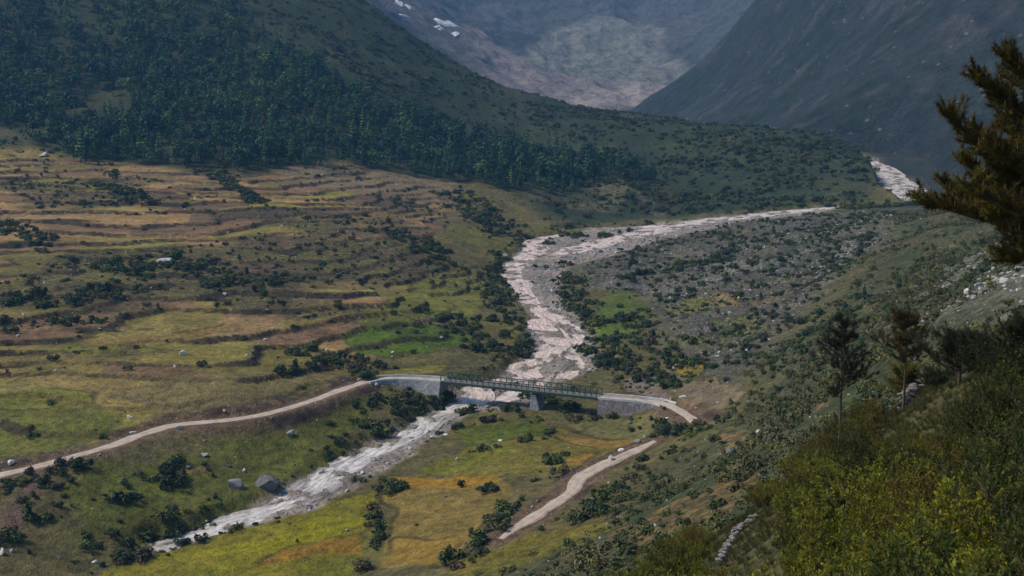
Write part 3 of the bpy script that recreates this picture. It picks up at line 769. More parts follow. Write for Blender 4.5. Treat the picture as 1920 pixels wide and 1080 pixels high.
river_sheet(RIVERS[3], 'river', 'white rapids coming round the end of the spur on the right', 0.03)

# ------------------------------------------------------------------ roads
def road_material():
    m, nt, b = material('dirt_road')
    pos = geo_pos(nt); a = noise_node(nt, 0.5, 5, 0.6, pos); f = noise_node(nt, 3.0, 5, 0.65, pos)
    t = attribute(nt, 'across').outputs['Fac']
    c = ramp(nt, a.outputs[0], [(0.3, (0.225, 0.175, 0.130)), (0.6, (0.40, 0.325, 0.250))])
    w = math_node(nt, 'ABSOLUTE', math_node(nt, 'SUBTRACT', math_node(nt, 'ABSOLUTE', t), 0.42))
    c = mix(nt, maprange(nt, w, 0.05, 0.2, 0.45, 0), c, (0.46, 0.41, 0.35))
    c = mix(nt, maprange(nt, f.outputs[0], 0.35, 0.55, 0.4, 0), c, (0.16, 0.13, 0.10))
    nt.links.new(c, b.inputs['Base Color']); bump(nt, b, f.outputs[0], 0.6, 0.1)
    return m
M_ROAD = road_material()
def road_sheet(L, w, label, taper=False):
    T = np.gradient(L[:, :2], axis=0); T /= np.linalg.norm(T, axis=1, keepdims=True) + 1e-9
    N = np.stack([-T[:, 1], T[:, 0]], 1); off = np.linspace(-1, 1, 9)
    x0_ = L[:, None, 0] + N[:, None, 0] * off * w / 2; y0_ = L[:, None, 1] + N[:, None, 1] * off * w / 2
    ends = np.minimum(np.arange(len(L)), np.arange(len(L))[::-1])[:, None]
    ww = w * (1 + 0.30 * fbm(x0_, y0_, 5, 3, 311)) / 2 * (1 if not taper else 0.35 + 0.65 * smooth(0, 6, ends))
    x = L[:, None, 0] + N[:, None, 0] * off * ww; y = L[:, None, 1] + N[:, None, 1] * off * ww
    z = L[:, None, 2] - 0.02 - 0.16 * (np.abs(off) > 0.95) - 0.03 * np.exp(-((np.abs(off) - 0.42) / 0.15) ** 2) + 0 * x
    k, n = x.shape; i = np.arange(k * n).reshape(k, n)
    q = np.stack([i[:-1, :-1], i[:-1, 1:], i[1:, 1:], i[1:, :-1]], -1).reshape(-1, 4)[:, ::-1]
    me = new_mesh('road', np.stack([x, y, z], -1).reshape(-1, 3), q, True); attr_f(me, 'across', np.broadcast_to(off, x.shape).ravel())
    tag(obj('road', me, M_ROAD), label, 'road', kind='structure')
road_sheet(ROADS[0], 3.0, 'pale dirt road climbing from the left edge to the bridge')
road_sheet(ROADS[1], 3.0, 'short pale road bending away from the right end of the bridge')
road_sheet(ROADS[2], 3.0, 'pale dirt track below the bridge on the near bank', True)

# ------------------------------------------------------------------ bridge and its masonry
def plain(name, col, rough=0.8, scale=2.0, var=0.25, bmp=0.0, metal=0.0):
    m, nt, b = material(name)
    pos = nt.nodes.new('ShaderNodeTexCoord').outputs['Object']
    n = noise_node(nt, scale, 5, 0.6, pos)
    lo = tuple(c * (1 - var) for c in col); hi = tuple(c * (1 + var) for c in col)
    nt.links.new(ramp(nt, n.outputs[0], [(0.3, lo), (0.7, hi)]), b.inputs['Base Color'])
    b.inputs['Roughness'].default_value = rough; b.inputs['Metallic'].default_value = metal
    if bmp: bump(nt, b, n.outputs[0], 0.8, bmp)
    return m
M_STEEL = plain('green_painted_steel', (0.016, 0.048, 0.042), 0.6, 1.5, 0.3)
M_STEEL2 = plain('weathered_steel', (0.20, 0.21, 0.20), 0.6, 1.5, 0.3)
M_DECK = plain('timber_deck', (0.13, 0.12, 0.11), 0.85, 3, 0.3)
def masonry(name, lo, hi):
    m, nt, b = material(name)
    pos = nt.nodes.new('ShaderNodeTexCoord').outputs['Object']
    v = nt.nodes.new('ShaderNodeTexVoronoi'); v.inputs['Scale'].default_value = 2.2; nt.links.new(pos, v.inputs['Vector'])
    e = nt.nodes.new('ShaderNodeTexVoronoi'); e.feature = 'DISTANCE_TO_EDGE'; e.inputs['Scale'].default_value = 2.2; nt.links.new(pos, e.inputs['Vector'])
    p = nt.nodes.new('ShaderNodeSeparateColor'); nt.links.new(v.outputs['Color'], p.inputs[0])
    n = noise_node(nt, 0.35, 4, 0.6, pos)
    c = mix(nt, p.outputs[0], lo, hi)
    c = mix(nt, 1.0, c, ramp(nt, n.outputs[0], [(0.3, (0.65, 0.66, 0.7)), (0.7, (1.25, 1.22, 1.2))]), 'MULTIPLY')
    j = maprange(nt, e.outputs['Distance'], 0.0, 0.08, 0.7, 0)
    c = mix(nt, j, c, (0.07, 0.065, 0.06)); nt.links.new(c, b.inputs['Base Color'])
    bump(nt, b, e.outputs['Distance'], 0.8, 0.15)
    return m
M_MASON = masonry('rubble_masonry', (0.15, 0.13, 0.125), (0.30, 0.27, 0.25))
M_GABION = masonry('pale_gabion', (0.17, 0.18, 0.185), (0.32, 0.33, 0.33))
M_CONC = plain('pale_concrete', (0.42, 0.42, 0.40), 0.85, 1.0, 0.2)

BA, BB = by_z(832, 713, 4.6), by_z(1125, 744, 4.6)
bl = float(np.linalg.norm(BB - BA)); bang = math.atan2(BB[1] - BA[1], BB[0] - BA[0])
bridge = bpy.data.objects.new('bridge', None); COL.objects.link(bridge)
bridge.location = BA; bridge.rotation_euler = (0, 0, bang)
tag(bridge, 'green steel truss road bridge crossing the pale river', 'bridge')
k = MB(); k.box8([(0, -1.9, -0.14), (bl, -1.9, -0.14), (bl, 1.9, -0.14), (0, 1.9, -0.14), (0, -1.9, 0.02), (bl, -1.9, 0.02), (bl, 1.9, 0.02), (0, 1.9, 0.02)])
obj('deck', k.mesh('deck'), M_DECK, bridge)
nb_ = 14; bay = bl / nb_
k = MB()
k.bar((0, 0, 0.13), (bay - 0.05, 0, 0.13), 0.16, 0.16); k.bar((0, 0, 1.70), (bay - 0.05, 0, 1.70), 0.18, 0.16)
for t in (0.06, 0.5, 0.94): k.bar((bay * t, 0, 0.21), (bay * t, 0, 1.62), 0.12, 0.12, (1, 0, 0))
for a_, c_ in ((0.06, 0.28), (0.5, 0.28), (0.5, 0.72), (0.94, 0.72)):
    k.bar((bay * a_, 0.02, 0.92), (bay * c_, 0.02, 1.62), 0.07, 0.07); k.bar((bay * a_, -0.02, 0.90), (bay * c_, -0.02, 0.21), 0.07, 0.07)
panel_me = k.mesh('truss_panel')
for side in (-2.05, 2.05):
    for i in range(nb_):
        o = obj('truss_panel', panel_me, M_STEEL, bridge); o.location = (i * bay, side, 0)
k = MB(); k.bar((0.6, 0, 0.3), (0.6, 0, 1.85), 0.07, 0.07, (1, 0, 0)); post_me = k.mesh('rail_post')
for i in range(nb_ * 2):
    o = obj('rail_post', post_me, M_STEEL2, bridge); o.location = (i * bay / 2, -2.2, 0)
for side in (-2.28, 2.28):
    k = MB(); k.bar((0, side, -0.12), (bl, side, -0.12), 0.14, 0.26); obj('edge_beam', k.mesh('edge_beam'), M_STEEL, bridge)
k = MB(); k.bar((0, 0, -0.05), (0, 0, -0.05 + 1e-3), 0.1, 0.1)
k = MB(); k.bar((0, -2.2, -0.30), (0, 2.2, -0.30), 0.18, 0.30); tr_me = k.mesh('cross_beam')
for i in range(nb_ + 1):
    o = obj('cross_beam', tr_me, M_STEEL, bridge); o.location = (min(max(i * bay, 0.1), bl - 0.1), 0, 0)
for side in (-1.3, 1.3):
    k = MB(); k.bar((0, side, -0.40), (bl, side, -0.40), 0.2, 0.2); obj('girder', k.mesh('girder'), M_STEEL, bridge)
k = MB(); px_ = bl * 0.60
k.box8([(px_ - 0.6, -2.0, -6.2), (px_ + 2.4, -2.0, -6.2), (px_ + 2.4, 2.0, -6.2), (px_ - 0.6, 2.0, -6.2), (px_ - 0.5, -1.9, -0.8), (px_ + 0.9, -1.9, -0.8), (px_ + 0.9, 1.9, -0.8), (px_ - 0.5, 1.9, -0.8)])
obj('pier', k.mesh('pier'), M_GABION, bridge)

def approach(L, label, mat, near_batter, cap_from_end, rail_col, w=2.35):
    """road carried on a walled bank: wall body with two low parapets"""
    root = bpy.data.objects.new('retaining_wall', None); COL.objects.link(root); root.location = L[len(L) // 2]
    base = np.array(L[len(L) // 2]); tag(root, label, 'retaining wall')
    T = np.gradient(L[:, :2], axis=0); T /= np.linalg.norm(T, axis=1, keepdims=True)
    N = np.stack([-T[:, 1], T[:, 0]], 1)
    if N[len(N) // 2, 1] > 0: N = -N                 # N towards the viewer
    rows = []
    for p, n in zip(L[:, :3], N):
        zt = p[2] - 0.06
        near = p[:2] + n * w; far = p[:2] - n * w
        zb = min(float(ground_z(*(near + n * 1.0))), float(ground_z(*far))) - 1.2
        h = max(zt - zb, 0.2)
        nb2 = near + n * h * near_batter
        zb = min(zb, float(ground_z(*nb2)) - 0.6)
        rows.append([(*nb2, zb), (*near, zt), (*far, zt), (*(far - n * 0.2 * h), zb)])
    vs = [np.array(q) - base for r_ in rows for q in r_]; fs = []
    for i in range(len(rows) - 1):
        for j in range(4): fs.append((i * 4 + j, i * 4 + (j + 1) % 4, (i + 1) * 4 + (j + 1) % 4, (i + 1) * 4 + j))
    fs.append((3, 2, 1, 0)); m_ = (len(rows) - 1) * 4; fs.append((m_, m_ + 1, m_ + 2, m_ + 3))
    me = new_mesh('wall_body', vs, fs)
    import bmesh
    bm = bmesh.new(); bm.from_mesh(me); bmesh.ops.recalc_face_normals(bm, faces=bm.faces); bm.to_mesh(me); bm.free()
    obj('wall_body', me, mat, root)
    for s in (1, -1):
        kb = MB(); e = [np.append(p[:2] + n * s * (w - 0.15), p[2] + 0.12) - base for p, n in zip(L[:, :3], N)]
        for a_, b_ in zip(e[:-1:2], e[2::2]): kb.bar(a_, b_, 0.3, 0.5)
        obj('parapet', kb.mesh('parapet'), rail_col, root)
    return root
approach(ROADS[0][-13:], 'pale stone faced bank carrying the road to the left end of the bridge', M_GABION, 0.32, True, M_CONC)
approach(ROADS[1][:11], 'grey rubble masonry wall carrying the road off the right end of the bridge', M_MASON, 0.10, False, M_CONC)

# ------------------------------------------------------------------ rocks
def rock_mesh(name, seed, sub=2, flat=0.75, blocky=0.35):
    import bmesh
    bm = bmesh.new(); bmesh.ops.create_icosphere(bm, subdivisions=sub, radius=0.5)
    rs = np.random.default_rng(seed)
    planes = [(Vector(rs.normal(size=3)).normalized(), rs.uniform(0.22, 0.40)) for _ in range(13)]
    for v in bm.verts:
        c = v.co.copy()
        for n_, d_ in planes:
            e = c.dot(n_) - d_
            if e > 0: c -= n_ * e * 0.98
        f = 1 + 0.10 * float(fbm(np.array([c.x * 3 + seed]), np.array([c.y * 3 + c.z * 2.3]), 1.0, 3, seed)[0])
        v.co = (c.x * f, c.y * f * 0.85, c.z * f * flat)
    for f in bm.faces: f.smooth = False
    me = bpy.data.meshes.new(name); bm.to_mesh(me); bm.free()
    return me
def rock_mat(name, lo, hi, vary=0.5, grain=2.0):
    m, nt, b = material(name)
    pos = nt.nodes.new('ShaderNodeTexCoord').outputs['Object']; oi = nt.nodes.new('ShaderNodeObjectInfo')
    n = noise_node(nt, grain, 6, 0.65, pos, 0.4)
    c = ramp(nt, n.outputs[0], [(0.32, lo), (0.66, hi)])
    t = maprange(nt, oi.outputs['Random'], 0, 1, 1 - vary, 1 + vary * 0.6)
    cc = nt.nodes.new('ShaderNodeCombineColor')
    for i in range(3): nt.links.new(t, cc.inputs[i])
    c = mix(nt, 1.0, c, cc.outputs[0], 'MULTIPLY')
    nt.links.new(c, b.inputs['Base Color']); bump(nt, b, n.outputs[0], 0.7, 0.12)
    return m
M_ROCKP = rock_mat('pale_granite', (0.20, 0.195, 0.185), (0.42, 0.41, 0.385), 0.5)
M_ROCKG = rock_mat('grey_boulder', (0.055, 0.056, 0.062), (0.145, 0.145, 0.150), 0.2, 3.0)
M_ROCKW = rock_mat('whitish_boulder', (0.34, 0.33, 0.30), (0.60, 0.58, 0.54), 0.1)
ROCKS = [rock_mesh('boulder', 10 + i, 1 if i > 2 else 2, (0.75, 0.6, 0.85, 0.7, 0.55, 0.8)[i]) for i in range(6)]
for me in ROCKS: me.materials.append(M_ROCKP)

def boulder(px, py, wpx, label, mat=None, flat=1.0, mesh=None, tall=1.0, rz=None):
    p = at(px, py); s = wpx * math.hypot(p[1], p[0]) / FPX * (0.85 if wpx < 30 else 1.1)
    me = rock_mesh('boulder', random.randint(100, 9999), 3, 0.8) if mesh is None else mesh
    o = obj('boulder', me, mat)
    o.location = (p[0], p[1], p[2] + s * 0.14 * tall); o.scale = (s, s, s * tall); o.rotation_euler = (0, 0, random.uniform(0, 6.28) if rz is None else rz)
    tag(o, label, 'boulder')
    return o
boulder(506, 915, 62, 'huge dark grey boulder on the bank beside the lower river', M_ROCKG, tall=0.85)
boulder(441, 914, 34, 'large pale pointed boulder just left of the huge grey boulder', M_ROCKP, tall=1.1)
boulder(458, 884, 14, 'small pale upright boulder above the large pale pointed one', M_ROCKP, tall=1.2)
boulder(430, 875, 13, 'round grey boulder in the grass above the pale pointed boulder', M_ROCKG)
boulder(384, 855, 22, 'pale flat boulder in the meadow below the left road', M_ROCKP, tall=0.7)
boulder(334, 857, 9, 'small white boulder left of the flat meadow boulder', M_ROCKW)
boulder(352, 876, 14, 'low white boulder on the brown patch of the meadow', M_ROCKW, tall=0.7)
boulder(240, 1014, 18, 'white boulder on the dark bank at the lower left', M_ROCKW, tall=0.8)
boulder(178, 1054, 16, 'white boulder lying lowest on the left bank', M_ROCKW, tall=0.7)
boulder(4, 1038, 18, 'white pointed boulder at the lower left edge', M_ROCKW, tall=1.4)
boulder(22, 1034, 14, 'pale round boulder beside the pointed white one', M_ROCKP)
boulder(388, 978, 18, 'flat white boulder at the water edge of the lower river', M_ROCKW, tall=0.5)
boulder(545, 815, 22, 'pale mossy boulder in the shrubs below the left road', M_ROCKP)
boulder(243, 783, 17, 'white boulder above the bend of the left road', M_ROCKW, tall=0.7)
boulder(250, 812, 20, 'jumbled pale boulder right beside the left road', M_ROCKP, tall=0.6)
boulder(421, 772, 10, 'small white boulder on the upper edge of the left road', M_ROCKW, tall=1.2)
boulder(20, 870, 20, 'whitish pink boulder beside the left end of the road', M_ROCKW, tall=0.8)
boulder(343, 665, 22, 'pale boulder beside dark bushes in the terraces', M_ROCKW, tall=0.9)
boulder(498, 638, 11, 'small white boulder on a terrace edge', M_ROCKW)
boulder(83, 292, 26, 'white rock outcrop at the foot of the forest', M_ROCKW, tall=0.6)
boulder(311, 492, 36, 'grey rock slab in the middle of the terraces', M_ROCKP, tall=0.4)
boulder(948, 482, 18, 'pale hollow boulder on the bank above the river', M_ROCKP, tall=1.0)
boulder(1057, 437, 14, 'white block of rock where the upper channels split', M_ROCKW, tall=1.0)
boulder(827, 634, 12, 'pale flat boulder in the green field', M_ROCKW, tall=0.6)
boulder(736, 661, 10, 'small pale boulder at the lower edge of the green field', M_ROCKW, tall=0.6)
boulder(858, 862, 17, 'pale pointed boulder at the edge of the ochre field', M_ROCKP, tall=0.9)
boulder(812, 822, 22, 'pale rounded boulder on the near river bank', M_ROCKP, tall=0.9)
boulder(836, 815, 15, 'flat pale boulder behind the rounded bank boulder', M_ROCKW, tall=0.4)
boulder(938, 827, 18, 'long flat white stone in the green strip', M_ROCKW, tall=0.35)
boulder(1147, 862, 24, 'large white boulder beside the lower track', M_ROCKW, tall=0.95)
boulder(1165, 845, 18, 'smaller white boulder behind the large one by the track', M_ROCKW, tall=0.7)
boulder(1196, 829, 26, 'pale low boulder at the upper end of the lower track', M_ROCKP, tall=0.5)
boulder(998, 952, 10, 'small white upright stone at the inner edge of the lower track', M_ROCKW, tall=1.5)
boulder(1008, 941, 14, 'dark rounded boulder next to the upright white stone', M_ROCKG, tall=0.9)
boulder(1252, 785, 13, 'small white boulder in the grass below the masonry wall', M_ROCKW, tall=0.6)
boulder(1281, 746, 22, 'long pale boulder above the right road bend', M_ROCKW, tall=0.6)
boulder(1258, 750, 9, 'small white stone at the end of the right wall', M_ROCKW, tall=0.9)
boulder(1181, 793, 14, 'dull grey boulder below the masonry wall', M_ROCKG, tall=0.8)
boulder(1351, 853, 20, 'white boulder beside the dark low rock on the near slope', M_ROCKW, tall=0.6)
boulder(1378, 850, 54, 'dark low rock slab on the near slope', M_ROCKG, tall=0.35)
boulder(1348, 662, 9, 'small white stone on the shrubby right slope', M_ROCKW)
boulder(837, 931, 14, 'lower flat stone of the little cairn in the ochre field', M_ROCKG, tall=0.5)
boulder(836, 926, 9, 'upper dark stone of the little cairn in the ochre field', M_ROCKG, tall=0.9)
boulder(831, 969, 9, 'dark small stone alone on the ochre field', M_ROCKG, tall=0.7)
boulder(1530, 965, 16, 'pale rock by the corner of the near path', M_ROCKP)
# ------------------------------------------------------------------ far vegetation: meshes
def leaf_quads(centers, normals, sizes, rs, aspect=1.0, jitter=0.6):
    """one small tilted leaf patch per centre"""
    n = len(centers)
    nn = normals + rs.normal(size=(n, 3)) * jitter
    nn /= np.linalg.norm(nn, axis=1, keepdims=True) + 1e-9
    t = rs.normal(size=(n, 3)); t -= nn * (t * nn).sum(1, keepdims=True); t /= np.linalg.norm(t, axis=1, keepdims=True) + 1e-9
    b = np.cross(nn, t)
    s = sizes[:, None]
    v = np.stack([centers - t * s * aspect, centers - b * s * 0.62, centers + t * s * aspect, centers + b * s * 0.62], 1).reshape(-1, 3)
    return v, np.arange(n * 4).reshape(n, 4)

def foliage_mat(name, cols, rough=0.75, translucent=0.0, attr=None):
    m, nt, b = material(name)
    oi = nt.nodes.new('ShaderNodeObjectInfo')
    pos = geo_pos(nt)
    n = noise_node(nt, 0.35, 3, 0.6, pos)
    src = oi.outputs['Random']
    if attr:
        a = attribute(nt, attr).outputs['Fac']
        src = math_node(nt, 'ADD', math_node(nt, 'MULTIPLY', oi.outputs['Random'], 0.35), math_node(nt, 'MULTIPLY', a, 0.65))
    k = len(cols)
    c = ramp(nt, src, [(i / (k - 1), col) for i, col in enumerate(cols)])
    c = mix(nt, 1.0, c, ramp(nt, n.outputs[0], [(0.3, (0.72, 0.75, 0.75)), (0.7, (1.3, 1.25, 1.15))]), 'MULTIPLY')
    nt.links.new(c, b.inputs['Base Color']); b.inputs['Roughness'].default_value = rough; b.inputs['Specular IOR Level'].default_value = 0.15
    if translucent:
        t = nt.nodes.new('ShaderNodeBsdfTranslucent'); nt.links.new(c, t.inputs[0])
        ms = nt.nodes.new('ShaderNodeMixShader'); ms.inputs[0].default_value = translucent
        nt.links.new(b.outputs[0], ms.inputs[1]); nt.links.new(t.outputs[0], ms.inputs[2])
        nt.links.new(ms.outputs[0], [x for x in nt.nodes if x.type == 'OUTPUT_MATERIAL'][0].inputs['Surface'])
    return m
M_TREE = foliage_mat('forest_leaves', [(0.008, 0.026, 0.022), (0.016, 0.050, 0.028), (0.034, 0.082, 0.026), (0.010, 0.030, 0.025), (0.075, 0.125, 0.032), (0.010, 0.034, 0.030), (0.028, 0.070, 0.036)])
M_SHRUBD = foliage_mat('dark_shrub_leaves', [(0.014, 0.026, 0.013), (0.034, 0.058, 0.018), (0.022, 0.034, 0.020), (0.072, 0.090, 0.022), (0.016, 0.030, 0.017), (0.080, 0.062, 0.036), (0.046, 0.066, 0.020), (0.020, 0.036, 0.022)])
M_SHRUBS = foliage_mat('slope_shrub_leaves', [(0.032, 0.046, 0.020), (0.062, 0.080, 0.026), (0.040, 0.054, 0.026), (0.112, 0.112, 0.036), (0.086, 0.076, 0.044), (0.044, 0.064, 0.024)])
M_BARK = plain('bark', (0.075, 0.055, 0.040), 0.9, 8, 0.4)

def broad_tree(seed, h, w, n=210):
    rs = np.random.default_rng(seed); cs = []; ns = []
    lobes = [(rs.normal(size=3) * (w * 0.22, w * 0.22, h * 0.16) + (0, 0, h * 0.60), rs.uniform(0.22, 0.36) * w) for _ in range(6)] + [(np.array((0, 0, h * 0.82)), w * 0.2)]
    for c, r_ in lobes:
        k = n // len(lobes); d = rs.normal(size=(k, 3)); d[:, 2] = np.abs(d[:, 2]) * 0.9 - 0.25; d /= np.linalg.norm(d, axis=1, keepdims=True)
        cs.append(c + d * r_ * rs.uniform(0.75, 1.08, (k, 1)) * (1, 1, 1.15)); ns.append(d)
    v, f = leaf_quads(np.concatenate(cs), np.concatenate(ns), rs.uniform(0.38, 0.75, sum(map(len, cs))), rs, 1.0, 0.45)
    kb = MB(); kb.tube([(0, 0, -0.6), (0.1, 0, h * 0.3), (0.2, 0.1, h * 0.6)], [0.22, 0.17, 0.07], 5)
    return v, f, kb
def conifer(seed, h, w, n=240):
    rs = np.random.default_rng(seed)
    t = rs.uniform(0.10, 1.0, n) ** 0.85; lay = np.round(t * 9) / 9 * 0.75 + t * 0.25
    rad = (1 - t) * w * 0.5 * (0.75 + 0.5 * rs.random(n)) * (0.55 + 0.45 * np.abs(np.sin(t * 28))) + 0.1
    a = rs.uniform(0, 6.283, n); d = np.stack([np.cos(a), np.sin(a), np.full(n, 0.5)], 1)
    c = np.stack([np.cos(a) * rad, np.sin(a) * rad, lay * h + 0.03 * h], 1)
    v, f = leaf_quads(c, d, rs.uniform(0.35, 0.7, n) * (1.15 - 0.5 * t), rs, 1.1, 0.4)
    kb = MB(); kb.tube([(0, 0, -0.6), (0, 0, h * 0.5), (0, 0, h * 0.98)], [0.22, 0.13, 0.03], 5)
    return v, f, kb
def join_leaf_wood(name, v, f, kb, leaf, wood):
    me = bpy.data.meshes.new(name)
    faces = [tuple(q) for q in f] + [tuple(i + len(v) for i in q) for q in kb.f]
    me.from_pydata([tuple(p) for p in v] + kb.v, [], faces)
    me.materials.append(leaf); me.materials.append(wood)
    mi = np.zeros(len(faces), np.int32); mi[len(f):] = 1
    me.polygons.foreach_set('material_index', mi)
    return me
TREES = [join_leaf_wood('forest_tree', *broad_tree(1, 9, 7.0), M_TREE, M_BARK), join_leaf_wood('forest_tree', *broad_tree(2, 11, 6.5), M_TREE, M_BARK), join_leaf_wood('forest_tree', *broad_tree(3, 7.5, 6.5), M_TREE, M_BARK),
         join_leaf_wood('forest_tree', *conifer(4, 12, 5.2), M_TREE, M_BARK), join_leaf_wood('forest_tree', *conifer(5, 10, 4.6), M_TREE, M_BARK)]
def shrub_mesh(name, seed, leaf, n=110, w=2.0, h=1.2, size=(0.14, 0.30)):
    rs = np.random.default_rng(seed); cs = []; ns = []
    for _ in range(5):
        c = np.array([rs.normal() * w * 0.26, rs.normal() * w * 0.26, h * rs.uniform(0.02, 0.38)]); r_ = rs.uniform(0.16, 0.40) * w
        k = n // 5; d = rs.normal(size=(k, 3)); d[:, 2] = np.abs(d[:, 2]); d /= np.linalg.norm(d, axis=1, keepdims=True)
        cs.append(c + d * (r_, r_, h * 0.55) * rs.uniform(0.7, 1.1, (k, 1))); ns.append(d)
    v, f = leaf_quads(np.concatenate(cs), np.concatenate(ns), rs.uniform(*size, sum(map(len, cs))), rs, 1.1, 0.38)
    kb = MB()
    for _ in range(4):
        a = rs.uniform(0, 6.28); kb.tube([(0, 0, -0.3), (math.cos(a) * w * 0.18, math.sin(a) * w * 0.18, h * 0.5)], [0.04, 0.02], 3)
    return join_leaf_wood(name, v, f, kb, leaf, M_BARK)
SHRUBS_D = [shrub_mesh('shrub', 20 + i, M_SHRUBD, (190, 230, 170, 260, 120, 200)[i], (2.0, 2.6, 1.5, 3.2, 1.3, 2.2)[i], (1.2, 1.5, 0.9, 1.0, 1.7, 2.0)[i]) for i in range(6)]
SHRUBS_S = [shrub_mesh('shrub', 30 + i, M_SHRUBS, (190, 150, 230, 120, 240)[i], (2.0, 1.4, 2.6, 1.2, 3.2)[i], (1.1, 0.8, 1.4, 1.5, 0.8)[i], (0.09, 0.22)) for i in range(5)]

def scatter_points(n, r0, r1, density, seed, a0=-24.5, a1=24.5):
    """random ground points, even per square metre, thinned by a density map 0..1"""
    rs = np.random.default_rng(seed)
    r = np.sqrt(rs.uniform(r0 * r0, r1 * r1, n)); a = rs.uniform(R(a0), R(a1), n)
    x = np.sin(a) * r; y = np.cos(a) * r
    keep = rs.random(n) < sample(density, x, y)
    return x[keep], y[keep]
def stuff_cloud(name, x, y, z, size, protos, label, seed, squash=(0.8, 1.25)):
    """the many small ones too small to pick apart: one object that repeats the real shapes on its points"""
    rs = np.random.default_rng(seed); n = len(x)
    if n == 0: return
    me = bpy.data.meshes.new(name); me.vertices.add(n)
    me.vertices.foreach_set('co', np.stack([x, y, z], 1).astype(np.float32).ravel())
    attr_f(me, 'size', size); attr_f(me, 'turn', rs.uniform(0, 6.283, n)); attr_f(me, 'tall', rs.uniform(*squash, n))
    a = me.attributes.new('pick', 'INT', 'POINT'); a.data.foreach_set('value', rs.integers(0, len(protos), n).astype(np.int32))
    o = obj(name, me); tag(o, label, None, None, 'stuff')
    ng = bpy.data.node_groups.new(name, 'GeometryNodeTree')
    ng.interface.new_socket('Geometry', in_out='INPUT', socket_type='NodeSocketGeometry'); ng.interface.new_socket('Geometry', in_out='OUTPUT', socket_type='NodeSocketGeometry')
    N = ng.nodes; Lk = ng.links
    gi = N.new('NodeGroupInput'); go = N.new('NodeGroupOutput'); jn = N.new('GeometryNodeJoinGeometry')
    def named(nm, t):
        q = N.new('GeometryNodeInputNamedAttribute'); q.data_type = t; q.inputs['Name'].default_value = nm
        return [s for s in q.outputs if s.enabled and s.name == 'Attribute'][0]
    sz, tn, tl, pk = named('size', 'FLOAT'), named('turn', 'FLOAT'), named('tall', 'FLOAT'), named('pick', 'INT')
    rot = N.new('ShaderNodeCombineXYZ'); Lk.new(tn, rot.inputs[2])
    mz = N.new('ShaderNodeMath'); mz.operation = 'MULTIPLY'; Lk.new(sz, mz.inputs[0]); Lk.new(tl, mz.inputs[1])
    sc = N.new('ShaderNodeCombineXYZ'); Lk.new(sz, sc.inputs[0]); Lk.new(sz, sc.inputs[1]); Lk.new(mz.outputs[0], sc.inputs[2])
    for i, pr in enumerate(protos):
        oi = N.new('GeometryNodeObjectInfo'); oi.inputs['Object'].default_value = pr; oi.inputs['As Instance'].default_value = True; oi.transform_space = 'ORIGINAL'
        ip = N.new('GeometryNodeInstanceOnPoints'); cp = N.new('FunctionNodeCompare'); cp.data_type = 'INT'; cp.operation = 'EQUAL'
        ia = [s for s in cp.inputs if s.enabled]
        Lk.new(pk, ia[0]); ia[1].default_value = i
        Lk.new(gi.outputs[0], ip.inputs['Points']); Lk.new(cp.outputs[0], ip.inputs['Selection']); Lk.new(oi.outputs['Geometry'], ip.inputs['Instance'])
        Lk.new(rot.outputs[0], ip.inputs['Rotation']); Lk.new(sc.outputs[0], ip.inputs['Scale']); Lk.new(ip.outputs[0], jn.inputs[0])
    Lk.new(jn.outputs[0], go.inputs[0])
    md = o.modifiers.new('spread', 'NODES'); md.node_group = ng
    return o
MARKS = []
ORD = ['closest', 'second closest', 'third closest', 'fourth closest', 'fifth closest', 'sixth closest', 'seventh closest', 'eighth closest']
def label_by_place(objs, noun, rest_noun, marks, n_single=8):
    """each thing is told apart by the landmark it stands nearest to in view"""
    mp = np.array([m[:2] for m in marks]); sets = {}
    for o in objs:
        px, py = to_px(*o.location); d = np.hypot(mp[:, 0] - px, (mp[:, 1] - py) * 1.0); j = int(np.argmin(d)); sets.setdefault(j, []).append((d[j], o))
    for j, L in sets.items():
        L.sort(key=lambda t: t[0])
        for i, (d, o) in enumerate(L):
            o['label'] = (f'{noun} {ORD[i]} to {marks[j][2]}' if i < n_single else f'{rest_noun} farther out around {marks[j][2]}')
def plant(name, meshes, x, y, size, height, label, cat, group, stuff_name, stuff_label, seed, limit=300, sink=0.0, squash=(0.8, 1.25)):
    rs = np.random.default_rng(seed)
    z = ground_z(x, y) - sink * size
    vis = in_view(x, y, size * height * 0.8); d = np.hypot(x, y)
    score = np.where(vis, size / d, -size / d * 0 - 1 + 1e-6 * rs.random(len(x)))
    order = np.argsort(-score); first = [i for i in order[:limit] if vis[i]]
    protos = []; made = []
    for j, i in enumerate(first):
        o = obj(name, meshes[j % len(meshes)])
        o.location = (x[i], y[i], z[i]); o.rotation_euler = (0, 0, rs.uniform(0, 6.28)); s = float(size[i])
        o.scale = (s * rs.uniform(0.85, 1.15), s * rs.uniform(0.85, 1.15), s * rs.uniform(*squash))
        tag(o, label, cat, group); made.append(o)
        if j < len(meshes): protos.append(o)
    chosen = set(first)
    rest = np.array([i for i in range(len(x)) if i not in chosen and (vis[i] or d[i] > 90)], int)
    if len(rest): stuff_cloud(stuff_name, x[rest], y[rest], z[rest], size[rest], protos, stuff_label, seed + 1, squash)
    return made

